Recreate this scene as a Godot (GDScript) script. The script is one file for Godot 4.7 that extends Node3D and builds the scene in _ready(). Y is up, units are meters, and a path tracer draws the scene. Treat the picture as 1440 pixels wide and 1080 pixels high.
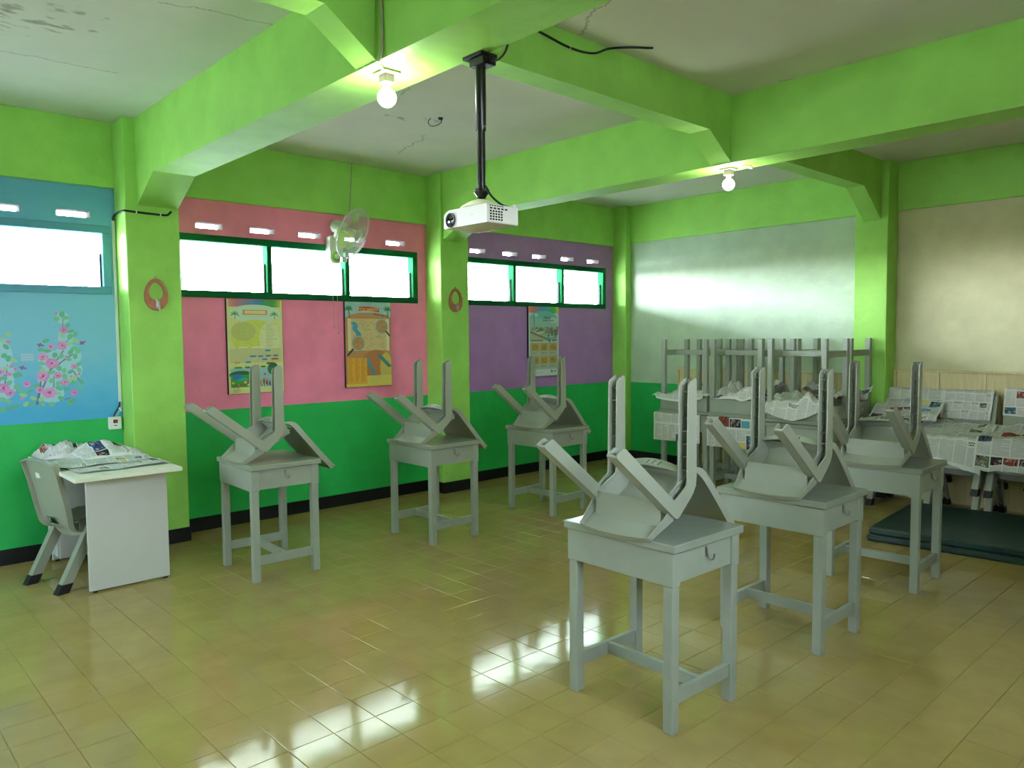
extends Node3D
# A classroom after hours: chairs upturned on desks, desks stacked at the back, newspapers as dust covers.
# Axes: x = 0 is the window wall, z = 0 the back wall, y up, metres.

const H := 3.1          # ceiling
const PT := 2.63        # underside of the wall beams
const PB := 0.957       # top of the dark green dado
const WT := 0.11        # window wall thickness
const RX := 6.7         # room size
const RZ := 9.4
var M := {}
var used := {}
var rng := RandomNumberGenerator.new()


func _ready() -> void:
	rng.seed = 7
	setup_camera_and_light()
	make_materials()
	build_shell()
	build_windows()
	build_beams()
	build_floor_tiles()
	build_lamps()
	build_desks()
	build_teacher_corner()
	build_stack_of_desks()
	build_back_corner()
	build_projector()
	build_fan()
	build_wall_things()


func setup_camera_and_light() -> void:
	var cam := Camera3D.new()
	cam.name = "camera"
	cam.transform = Transform3D(Basis(Vector3(0.68214, -0.00889, -0.73117), Vector3(-0.03852, 0.9981, -0.04808), Vector3(0.73021, 0.06096, 0.6805)).orthonormalized(), Vector3(6.1137, 1.5213, 7.5215))
	cam.fov = 53.409
	cam.near = 0.05
	cam.far = 200.0
	add_child(cam)
	cam.current = true
	var env := Environment.new()
	env.background_mode = Environment.BG_SKY
	var sky := Sky.new()
	var sm := ProceduralSkyMaterial.new()
	sm.sky_top_color = Color(0.80, 0.87, 0.97)
	sm.sky_horizon_color = Color(0.93, 0.96, 1.0)
	sm.ground_horizon_color = Color(0.80, 0.80, 0.76)
	sm.ground_bottom_color = Color(0.62, 0.60, 0.55)
	sm.sky_energy_multiplier = 10.8
	sm.ground_energy_multiplier = 5.4
	sky.sky_material = sm
	env.sky = sky
	env.ambient_light_source = Environment.AMBIENT_SOURCE_SKY
	env.tonemap_mode = Environment.TONE_MAPPER_LINEAR
	env.tonemap_exposure = 0.505
	env.sdfgi_enabled = true
	env.ssao_enabled = true
	env.ssil_enabled = true
	var we := WorldEnvironment.new()
	we.name = "world"
	we.environment = env
	add_child(we)


# ---------------------------------------------------------------- helpers
func numbered(n: String) -> String:
	if not used.has(n):
		used[n] = 0
		return n
	used[n] += 1
	return "%s_%03d" % [n, used[n]]


func tag(o: Node, label: String, category: String, group := "", kind := "") -> Node:
	o.set_meta("label", label)
	o.set_meta("category", category)
	if group != "":
		o.set_meta("group", group)
	if kind != "":
		o.set_meta("kind", kind)
	return o


func thing(n: String, label: String, category: String, at := Vector3.ZERO, turn := 0.0, group := "") -> Node3D:
	var o := Node3D.new()
	o.name = numbered(n)
	add_child(o)
	o.position = at
	o.rotation.y = turn
	tag(o, label, category, group)
	return o


func dup(src: Node3D, n: String, label: String, at: Vector3, basis: Basis, group := "") -> Node3D:
	var o: Node3D = src.duplicate()
	o.name = numbered(n)
	add_child(o)
	o.transform = Transform3D(basis, at)
	o.set_meta("label", label)
	if group != "":
		o.set_meta("group", group)
	return o


func ST(smooth := false) -> SurfaceTool:
	var st := SurfaceTool.new()
	st.begin(Mesh.PRIMITIVE_TRIANGLES)
	st.set_smooth_group(0 if smooth else -1)
	return st


func mesh_of(st: SurfaceTool) -> ArrayMesh:
	st.generate_normals()
	return st.commit()


func put(mesh: Mesh, n: String, mat: Material, parent: Node, at := Vector3.ZERO) -> MeshInstance3D:
	var o := MeshInstance3D.new()
	o.mesh = mesh
	o.material_override = mat
	o.name = numbered(n) if parent == self else n
	parent.add_child(o, true)
	o.position = at
	return o


func obj(st: SurfaceTool, n: String, mat: Material, parent: Node, at := Vector3.ZERO) -> MeshInstance3D:
	return put(mesh_of(st), n, mat, parent, at)


func tri(st: SurfaceTool, a: Vector3, b: Vector3, c: Vector3, out: Vector3) -> void:
	if (b - a).cross(c - a).dot(out) > 0.0:
		st.add_vertex(a); st.add_vertex(c); st.add_vertex(b)
	else:
		st.add_vertex(a); st.add_vertex(b); st.add_vertex(c)


func quad(st: SurfaceTool, a: Vector3, b: Vector3, c: Vector3, d: Vector3, out: Vector3) -> void:
	tri(st, a, b, c, out)
	tri(st, a, c, d, out)


# chamfered box
func cbox(st: SurfaceTool, c: Vector3, s: Vector3, b := 0.003, basis := Basis()) -> void:
	var h := s * 0.5
	b = minf(b, minf(h.x, minf(h.y, h.z)) * 0.9)
	var P := {}
	for sx in [-1, 1]:
		for sy in [-1, 1]:
			for sz in [-1, 1]:
				P[[sx, sy, sz, 0]] = c + basis * Vector3(sx * h.x, sy * (h.y - b), sz * (h.z - b))
				P[[sx, sy, sz, 1]] = c + basis * Vector3(sx * (h.x - b), sy * h.y, sz * (h.z - b))
				P[[sx, sy, sz, 2]] = c + basis * Vector3(sx * (h.x - b), sy * (h.y - b), sz * h.z)
	for s1 in [-1, 1]:
		quad(st, P[[s1, -1, -1, 0]], P[[s1, 1, -1, 0]], P[[s1, 1, 1, 0]], P[[s1, -1, 1, 0]], basis * Vector3(s1, 0, 0))
		quad(st, P[[-1, s1, -1, 1]], P[[1, s1, -1, 1]], P[[1, s1, 1, 1]], P[[-1, s1, 1, 1]], basis * Vector3(0, s1, 0))
		quad(st, P[[-1, -1, s1, 2]], P[[1, -1, s1, 2]], P[[1, 1, s1, 2]], P[[-1, 1, s1, 2]], basis * Vector3(0, 0, s1))
		for s2 in [-1, 1]:
			quad(st, P[[s1, s2, -1, 0]], P[[s1, s2, 1, 0]], P[[s1, s2, 1, 1]], P[[s1, s2, -1, 1]], basis * Vector3(s1, s2, 0))
			quad(st, P[[s1, -1, s2, 0]], P[[s1, 1, s2, 0]], P[[s1, 1, s2, 2]], P[[s1, -1, s2, 2]], basis * Vector3(s1, 0, s2))
			quad(st, P[[-1, s1, s2, 1]], P[[1, s1, s2, 1]], P[[1, s1, s2, 2]], P[[-1, s1, s2, 2]], basis * Vector3(0, s1, s2))
			for s3 in [-1, 1]:
				tri(st, P[[s1, s2, s3, 0]], P[[s1, s2, s3, 1]], P[[s1, s2, s3, 2]], basis * Vector3(s1, s2, s3))


# box from its corners
func bb(st: SurfaceTool, lo: Vector3, hi: Vector3, b := 0.003) -> void:
	cbox(st, (lo + hi) * 0.5, (hi - lo).abs(), b)


# polygon in the plane of u, v pushed along w from d0 to d1
func prism(st: SurfaceTool, poly: PackedVector2Array, o: Vector3, u: Vector3, v: Vector3, w: Vector3, d0: float, d1: float) -> void:
	var area := 0.0
	var n := poly.size()
	for i in n:
		area += poly[i].cross(poly[(i + 1) % n])
	var idx := Geometry2D.triangulate_polygon(poly)
	var at := func(p: Vector2, d: float) -> Vector3: return o + u * p.x + v * p.y + w * d
	for i in range(0, idx.size(), 3):
		for e in [[d0, -1.0], [d1, 1.0]]:
			tri(st, at.call(poly[idx[i]], e[0]), at.call(poly[idx[i + 1]], e[0]), at.call(poly[idx[i + 2]], e[0]), w * e[1] * signf(d1 - d0))
	for i in n:
		var a := poly[i]
		var b := poly[(i + 1) % n]
		var t := b - a
		var out2 := Vector2(t.y, -t.x) * signf(area)
		quad(st, at.call(a, d0), at.call(b, d0), at.call(b, d1), at.call(a, d1), u * out2.x + v * out2.y)


func round_poly(P: Array, R: Array, n := 4) -> PackedVector2Array:
	var out := PackedVector2Array()
	var m := P.size()
	for i in m:
		var p: Vector2 = P[i]
		var r: float = R[i]
		if r <= 0.0:
			out.append(p)
			continue
		var a: Vector2 = p + (P[(i + m - 1) % m] - p).normalized() * r
		var b: Vector2 = p + (P[(i + 1) % m] - p).normalized() * r
		for k in n + 1:
			var t := float(k) / n
			out.append(a.lerp(p, t).lerp(p.lerp(b, t), t))
	return out


func tube(st: SurfaceTool, pts: Array, r: float, n := 8, caps := true) -> void:
	st.set_smooth_group(0)
	var rings := []
	var up := Vector3.UP
	for i in pts.size():
		var d: Vector3 = (pts[mini(i + 1, pts.size() - 1)] - pts[maxi(i - 1, 0)]).normalized()
		if absf(d.dot(up)) > 0.98:
			up = Vector3(1, 0, 0.3)
		var s := d.cross(up).normalized()
		var q := s.cross(d).normalized()
		up = q
		var ring := []
		for k in n:
			var a := TAU * k / n
			ring.append(pts[i] + (s * cos(a) + q * sin(a)) * r)
		rings.append(ring)
	for i in pts.size() - 1:
		for k in n:
			var k2 := (k + 1) % n
			var mid: Vector3 = (rings[i][k] + rings[i][k2]) * 0.5 - pts[i]
			quad(st, rings[i][k], rings[i][k2], rings[i + 1][k2], rings[i + 1][k], mid)
	if caps:
		st.set_smooth_group(-1)
		for e in [0, pts.size() - 1]:
			var out: Vector3 = pts[e] - pts[1 if e == 0 else e - 1]
			for k in range(1, n - 1):
				tri(st, rings[e][0], rings[e][k], rings[e][k + 1], out)


func smooth_path(P: Array, n := 6) -> Array:
	var out := []
	for i in P.size() - 1:
		var p0: Vector3 = P[maxi(i - 1, 0)]
		var p3: Vector3 = P[mini(i + 2, P.size() - 1)]
		for k in n:
			out.append((P[i] as Vector3).cubic_interpolate(P[i + 1], p0, p3, float(k) / n))
	out.append(P[P.size() - 1])
	return out


# profile of (radius, height) turned about an axis
func lathe(st: SurfaceTool, prof: Array, n: int, xf := Transform3D(), smooth := true) -> void:
	st.set_smooth_group(0 if smooth else -1)
	for i in prof.size() - 1:
		var a: Vector2 = prof[i]
		var b: Vector2 = prof[i + 1]
		var nrm := Vector2(b.y - a.y, a.x - b.x)
		for k in n:
			var t0 := TAU * k / n
			var t1 := TAU * (k + 1) / n
			var f := func(p: Vector2, t: float) -> Vector3: return xf * Vector3(cos(t) * p.x, p.y, sin(t) * p.x)
			var tm := (t0 + t1) * 0.5
			var out := xf.basis * Vector3(cos(tm) * nrm.x, nrm.y, sin(tm) * nrm.x)
			if a.x < 1e-5:
				tri(st, f.call(a, t0), f.call(b, t1), f.call(b, t0), out)
			elif b.x < 1e-5:
				tri(st, f.call(a, t0), f.call(a, t1), f.call(b, t0), out)
			else:
				quad(st, f.call(a, t0), f.call(a, t1), f.call(b, t1), f.call(b, t0), out)


# a wall panel with holes: o + u * x + v * y, thickness t along -w (w points into the room)
func holed(o: Vector3, u: Vector3, v: Vector3, w: Vector3, size: Vector2, holes: Array, t: float) -> Array:
	var xs := [0.0, size.x]
	var ys := [0.0, size.y]
	for h in holes:
		for e in [h.position.x, h.end.x]:
			if e > 0.0 and e < size.x and not xs.has(e): xs.append(e)
		for e in [h.position.y, h.end.y]:
			if e > 0.0 and e < size.y and not ys.has(e): ys.append(e)
	xs.sort()
	ys.sort()
	var st := ST()
	var rv := ST()
	var solid := func(i: int, j: int) -> bool:
		if i < 0 or j < 0 or i >= xs.size() - 1 or j >= ys.size() - 1: return false
		var c := Vector2((xs[i] + xs[i + 1]) * 0.5, (ys[j] + ys[j + 1]) * 0.5)
		for h in holes:
			if h.has_point(c): return false
		return true
	for i in xs.size() - 1:
		for j in ys.size() - 1:
			var inside: bool = solid.call(i, j)
			var A := [Vector2(xs[i], ys[j]), Vector2(xs[i + 1], ys[j]), Vector2(xs[i + 1], ys[j + 1]), Vector2(xs[i], ys[j + 1])]
			if inside:
				for face in [[0.0, 1.0], [-t, -1.0]]:
					var P := A.map(func(q): return o + u * q.x + v * q.y + w * face[0])
					for k in [0, 1, 2, 0, 2, 3] if (P[1] - P[0]).cross(P[2] - P[0]).dot(w * face[1]) < 0.0 else [0, 2, 1, 0, 3, 2]:
						st.set_uv(Vector2(A[k].x / size.x, 1.0 - A[k].y / size.y))
						st.add_vertex(P[k])
			for e in [[1, 0, 1, 2, u], [0, 1, 3, 2, v]]:
				for s in [[i, j, i + e[0], j + e[1], 1.0]]:
					var other: bool = solid.call(s[2], s[3])
					if inside != other:
						var a: Vector2 = A[e[2]]
						var b: Vector2 = A[e[3]]
						var border: bool = s[2] >= xs.size() - 1 or s[3] >= ys.size() - 1
						quad(st if border else rv, o + u * a.x + v * a.y, o + u * b.x + v * b.y, o + u * b.x + v * b.y - w * t, o + u * a.x + v * a.y - w * t, e[4] * (1.0 if inside else -1.0))
			if i == 0 and inside:
				quad(st, o + v * ys[j], o + v * ys[j + 1], o + v * ys[j + 1] - w * t, o + v * ys[j] - w * t, -u)
			if j == 0 and inside:
				quad(st, o + u * xs[i], o + u * xs[i + 1], o + u * xs[i + 1] - w * t, o + u * xs[i] - w * t, -v)
	return [st, rv]


# a sheet of points f(u, v), smooth, with UVs
func sheet(nu: int, nv: int, f: Callable, uv0 := Vector2.ZERO, uv1 := Vector2.ONE) -> ArrayMesh:
	var st := ST(true)
	for i in nu:
		for j in nv:
			var Q := []
			for k in [[i, j], [i + 1, j], [i + 1, j + 1], [i, j + 1]]:
				Q.append(Vector2(float(k[0]) / nu, float(k[1]) / nv))
			for k in [0, 1, 2, 0, 2, 3]:
				st.set_uv(uv0 + (uv1 - uv0) * Q[k])
				st.add_vertex(f.call(Q[k].x, Q[k].y))
	return mesh_of(st)


# ---------------------------------------------------------------- materials
func mat(c: Color, rough := 0.6, spec := 0.5, metal := 0.0) -> StandardMaterial3D:
	var m := StandardMaterial3D.new()
	m.albedo_color = c
	m.roughness = rough
	m.metallic = metal
	m.metallic_specular = spec
	return m


func noise_tex(freq: float, seed_: int, size := 256, normal := false, strength := 4.0, ramp: Gradient = null, octaves := 4) -> NoiseTexture2D:
	var n := FastNoiseLite.new()
	n.seed = seed_
	n.noise_type = FastNoiseLite.TYPE_SIMPLEX_SMOOTH
	n.frequency = freq
	n.fractal_octaves = octaves
	var t := NoiseTexture2D.new()
	t.width = size
	t.height = size
	t.seamless = true
	t.noise = n
	t.as_normal_map = normal
	t.bump_strength = strength
	if ramp:
		t.color_ramp = ramp
	return t


func ramp2(a: Color, b: Color) -> Gradient:
	var g := Gradient.new()
	g.set_color(0, a)
	g.set_color(1, b)
	return g


func triplanar(m: StandardMaterial3D, s: float, world := true) -> StandardMaterial3D:
	m.uv1_triplanar = true
	m.uv1_world_triplanar = world
	m.uv1_scale = Vector3.ONE * s
	return m


func make_materials() -> void:
	var bumps := noise_tex(0.02, 3, 512, true, 3.0)
	var blotch := noise_tex(0.008, 5, 512, false, 1.0, ramp2(Color(0.93, 0.93, 0.93), Color(1, 1, 1)))
	var paint := func(c: Color, rough := 0.55) -> StandardMaterial3D:
		var m := mat(c, rough, 0.4)
		m.albedo_texture = blotch
		m.normal_enabled = true
		m.normal_texture = bumps
		m.normal_scale = 0.35
		return triplanar(m, 0.7)
	M.lime = paint.call(Color(0.61, 0.84, 0.37))
	M.dado = paint.call(Color(0.16, 0.69, 0.33), 0.5)
	M.pink = paint.call(Color(0.98, 0.55, 0.66))
	M.purple = paint.call(Color(0.72, 0.53, 0.77))
	M.mint = paint.call(Color(0.76, 0.84, 0.71))
	M.cream = paint.call(Color(0.85, 0.83, 0.65))
	M.black = paint.call(Color(0.05, 0.055, 0.06), 0.45)
	M.reveal = mat(Color(0.30, 0.28, 0.26), 0.9, 0.1)
	M.outside = mat(Color(0.86, 0.86, 0.82), 0.9)
	M.ceiling = mat(Color(1, 1, 1), 0.9, 0.2)
	M.ceiling.albedo_texture = ImageTexture.create_from_image(ceiling_image())
	M.ceiling_top = mat(Color(0.8, 0.8, 0.76), 0.9, 0.2)
	M.mural = mat(Color(1, 1, 1), 0.55, 0.4)
	M.mural.albedo_texture = ImageTexture.create_from_image(mural_image())
	# floor tiles: glazed, slightly wavy
	var wavy := noise_tex(0.012, 11, 512, true, 2.0, null, 3)
	M.tiles = []
	for c in [Color(0.675, 0.59, 0.345), Color(0.67, 0.583, 0.34), Color(0.68, 0.592, 0.352)]:
		var m := mat(c, 0.09, 0.52)
		m.albedo_texture = blotch
		m.normal_enabled = true
		m.normal_texture = wavy
		m.normal_scale = 0.06
		M.tiles.append(triplanar(m, 0.9))
	M.grout = mat(Color(0.64, 0.57, 0.38), 0.7, 0.3)
	# furniture
	var grain := noise_tex(0.01, 21, 512, false, 1.0, ramp2(Color(0.955, 0.955, 0.95), Color(1, 1, 1)))
	M.desk = mat(Color(0.61, 0.64, 0.57), 0.38, 0.5)
	M.desk.albedo_texture = grain
	M.desk.normal_enabled = true
	M.desk.normal_texture = bumps
	M.desk.normal_scale = 0.04
	triplanar(M.desk, 1.3, false)
	M.desk_top = mat(Color(0.58, 0.61, 0.54), 0.22, 0.5)
	M.desk_top.albedo_texture = grain
	triplanar(M.desk_top, 1.1, false)
	M.plastic = mat(Color(0.60, 0.62, 0.54), 0.34, 0.5)
	M.plastic.normal_enabled = true
	M.plastic.normal_texture = noise_tex(0.08, 8, 256, true, 2.0)
	M.plastic.normal_scale = 0.08
	triplanar(M.plastic, 3.0, false)
	M.rubber = mat(Color(0.05, 0.05, 0.06), 0.6)
	M.metal = mat(Color(0.55, 0.55, 0.53), 0.35, 0.5, 0.9)
	M.white_lam = mat(Color(0.79, 0.80, 0.75), 0.4, 0.4)
	M.white_edge = mat(Color(0.90, 0.90, 0.80), 0.5, 0.4)
	M.holder = mat(Color(0.66, 0.60, 0.55), 0.5)
	M.white_plastic = mat(Color(0.88, 0.88, 0.84), 0.4)
	M.cream_plastic = mat(Color(0.82, 0.80, 0.68), 0.45)
	M.black_metal = mat(Color(0.02, 0.02, 0.022), 0.3, 0.5)
	M.dark = mat(Color(0.03, 0.03, 0.035), 0.6)
	M.lens = mat(Color(0.02, 0.025, 0.03), 0.05, 0.8)
	M.cable = mat(Color(0.03, 0.03, 0.03), 0.5)
	M.grey_cable = mat(Color(0.62, 0.60, 0.52), 0.5)
	M.trunking = mat(Color(0.75, 0.82, 0.72), 0.45)
	M.red = mat(Color(0.65, 0.05, 0.06), 0.3)
	M.win_green = mat(Color(0.06, 0.32, 0.17), 0.8, 0.15)
	M.win_blue = mat(Color(0.36, 0.58, 0.66), 0.8, 0.2)
	M.alu = mat(Color(0.13, 0.17, 0.15), 0.6, 0.3)
	M.glass = mat(Color(0.97, 1.0, 0.99, 0.08), 0.02, 0.5)
	M.glass.transparency = BaseMaterial3D.TRANSPARENCY_ALPHA
	M.tinted = mat(Color(0.10, 0.12, 0.11, 0.56), 0.05, 0.5)
	M.tinted.transparency = BaseMaterial3D.TRANSPARENCY_ALPHA
	M.tinted_dark = M.tinted.duplicate()
	M.tinted_dark.albedo_color = Color(0.10, 0.12, 0.11, 0.68)
	M.bulb = mat(Color(1, 1, 1), 0.4)
	M.bulb.emission_enabled = true
	M.bulb.emission = Color(0.97, 1.0, 1.0)
	M.bulb.emission_energy_multiplier = 8.0
	M.mat_cover = mat(Color(0.03, 0.17, 0.16), 0.38, 0.5)
	M.mat_cover.normal_enabled = true
	M.mat_cover.normal_texture = bumps
	M.mat_cover.normal_scale = 0.2
	triplanar(M.mat_cover, 1.0, false)
	var wood := noise_tex(0.02, 31, 512, false, 1.0, ramp2(Color(0.82, 0.78, 0.60), Color(0.89, 0.86, 0.70)))
	M.ply = mat(Color(0.98, 0.96, 0.9), 0.5, 0.4)
	M.ply.albedo_texture = wood
	triplanar(M.ply, 0.5)
	M.ply.uv1_scale = Vector3(3.0, 0.25, 3.0)
	M.knob = mat(Color(0.32, 0.10, 0.05), 0.4)
	M.ring = mat(Color(0.72, 0.47, 0.33), 0.5)
	M.ring.albedo_texture = noise_tex(0.03, 33, 256, false, 1.0, ramp2(Color(0.80, 0.75, 0.7), Color(1, 1, 1)))
	triplanar(M.ring, 4.0, false)
	M.ring.uv1_scale = Vector3(3, 2, 14)
	M.clear_plastic = mat(Color(0.9, 0.92, 0.88, 0.35), 0.1)
	M.clear_plastic.transparency = BaseMaterial3D.TRANSPARENCY_ALPHA
	M.fan_plastic = mat(Color(0.82, 0.84, 0.76), 0.35)
	M.fan_wire = mat(Color(0.80, 0.82, 0.76), 0.35)
	M.fan_blade = mat(Color(0.80, 0.92, 0.55, 0.6), 0.3)
	M.fan_blade.transparency = BaseMaterial3D.TRANSPARENCY_ALPHA
	M.fan_badge = mat(Color(0.45, 0.75, 0.10), 0.4)
	M.paper_white = mat(Color(0.88, 0.88, 0.86), 0.8, 0.2)
	M.news = []
	for k in 4:
		var m := mat(Color(1, 1, 1), 0.85, 0.2)
		m.albedo_texture = ImageTexture.create_from_image(news_image(k))
		m.cull_mode = BaseMaterial3D.CULL_DISABLED
		m.backlight_enabled = true
		m.backlight = Color(0.12, 0.12, 0.11)
		M.news.append(m)
	M.poster_edge = mat(Color(0.05, 0.05, 0.05), 0.6)
	M.posters = []
	for im in [poster_family(), poster_map(), poster_city()]:
		var m := mat(Color(1, 1, 1), 0.28, 0.5)
		m.albedo_texture = ImageTexture.create_from_image(im)
		M.posters.append(m)


# ---------------------------------------------------------------- printed and painted pictures
func c8(r: int, g: int, b: int) -> Color:
	return Color8(r, g, b)


func ell(im: Image, cx: float, cy: float, rx: float, ry: float, c: Color, rot := 0.0) -> void:
	var R := ceili(maxf(rx, ry))
	for y in range(maxi(0, int(cy) - R), mini(im.get_height(), int(cy) + R + 1)):
		for x in range(maxi(0, int(cx) - R), mini(im.get_width(), int(cx) + R + 1)):
			var d := Vector2(x - cx, y - cy).rotated(-rot)
			if (d.x / rx) ** 2 + (d.y / ry) ** 2 <= 1.0:
				im.set_pixel(x, y, c)


func rect(im: Image, x: float, y: float, w: float, h: float, c: Color) -> void:
	im.fill_rect(Rect2i(int(x), int(y), maxi(1, int(w)), maxi(1, int(h))), c)


func line(im: Image, a: Vector2, b: Vector2, w: float, c: Color) -> void:
	var n := int(a.distance_to(b) * 1.3) + 1
	for i in n + 1:
		var p := a.lerp(b, float(i) / n)
		if w <= 1.0:
			if p.x >= 0 and p.y >= 0 and p.x < im.get_width() and p.y < im.get_height():
				im.set_pixel(int(p.x), int(p.y), c)
		else:
			rect(im, p.x - w / 2, p.y - w / 2, w, w, c)


func news_image(k: int) -> Image:
	var r := RandomNumberGenerator.new()
	r.seed = 100 + k
	var W := 512
	var im := Image.create(W, W, false, Image.FORMAT_RGB8)
	var base := [c8(222, 222, 212), c8(214, 217, 204), c8(226, 224, 214), c8(216, 216, 208)][k % 4] as Color
	im.fill(base)
	var y := 14
	while y < W - 40:
		var bh := r.randi_range(80, 170)
		var x := 14
		while x < W - 40:
			var cw := r.randi_range(70, 120)
			cw = mini(cw, W - 14 - x)
			if cw < 30: break
			var yy := y
			var kind := r.randf()
			if kind < 0.17:  # photograph
				var hh := r.randi_range(40, 76)
				var pc := [c8(70, 80, 95), c8(60, 100, 110), c8(125, 70, 60), c8(45, 48, 52), c8(95, 105, 85), c8(50, 70, 110)][r.randi() % 6] as Color
				rect(im, x, yy, cw - 8, hh, pc)
				for q in 14:
					ell(im, x + 8 + r.randf() * (cw - 24), yy + 6 + r.randf() * (hh - 12), 3 + r.randf() * 7, 3 + r.randf() * 9, pc.lerp([c8(205, 150, 115), c8(30, 30, 34), c8(185, 190, 190), c8(140, 50, 50)][r.randi() % 4], 0.7))
				yy += hh + 8
			elif kind < 0.36:  # headline
				for q in 2:
					var xx := x
					while xx < x + cw - 16:
						var ww := r.randi_range(6, 18)
						rect(im, xx, yy, mini(ww, x + cw - 10 - xx), 7, c8(84, 84, 84))
						xx += ww + 4
					yy += 12
				yy += 4
			elif kind < 0.45:  # tinted advertisement
				rect(im, x, yy, cw - 8, 36, [c8(196, 150, 140), c8(150, 180, 190), c8(200, 190, 110), c8(90, 150, 165)][r.randi() % 4])
				yy += 42
			while yy < y + bh - 8:
				var xx := x
				var last := cw - 8 if r.randf() > 0.12 else int(cw * 0.5)
				while xx < x + last:
					var ww := r.randi_range(3, 10)
					rect(im, xx, yy, mini(ww, x + last - xx), 2, base.darkened(r.randf_range(0.24, 0.40)))
					xx += ww + 2
				yy += 4
			x += cw
		y += bh + 4
	rect(im, W / 2 - 1, 0, 2, W, base.darkened(0.08))
	return im


func ceiling_image() -> Image:
	var r := RandomNumberGenerator.new()
	r.seed = 5
	var W := 1024
	var im := Image.create(W, W, false, Image.FORMAT_RGB8)
	var n := FastNoiseLite.new()
	n.seed = 9
	n.frequency = 0.012
	n.fractal_octaves = 5
	var n2 := FastNoiseLite.new()
	n2.seed = 4
	n2.frequency = 0.03
	n2.fractal_octaves = 4
	for y in W:
		for x in W:
			var c := c8(234, 234, 218).lerp(c8(222, 223, 206), 0.5 + 0.5 * n.get_noise_2d(x, y))
			im.set_pixel(x, y, c)
	# hairline cracks: image x runs along the room's x, image y along its z
	for q in [[179, 720, 186, 655], [356, 672, 374, 608], [107, 405, 199, 426], [300, 500, 420, 540], [560, 330, 640, 300], [480, 470, 600, 520]]:
		var p := Vector2(q[0], q[1])
		var goal := Vector2(q[2], q[3])
		while p.distance_to(goal) > 2.0:
			p += (goal - p).normalized().rotated(r.randf_range(-0.9, 0.9))
			im.set_pixel(int(p.x), int(p.y), c8(176, 174, 152))
	# damp stains near the ceiling corner in view and round the old hook
	for s in [[262, 712, 24], [276, 728, 24], [268, 694, 15], [240, 735, 26], [300, 700, 16], [252, 445, 11], [235, 470, 12]]:
		for y in range(s[1] - s[2], s[1] + s[2]):
			for x in range(s[0] - s[2], s[0] + s[2]):
				var d: float = Vector2((x - s[0]) * 1.5, y - s[1]).length() / s[2]
				var v: float = n2.get_noise_2d(x * 3.0, y * 2.2) * 1.5 + 0.25 - d * 0.8
				if v > 0.0:
					im.set_pixel(x, y, im.get_pixel(x, y).lerp(c8(132, 128, 100), minf(v * 1.3, 0.55)))
	return im


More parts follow.
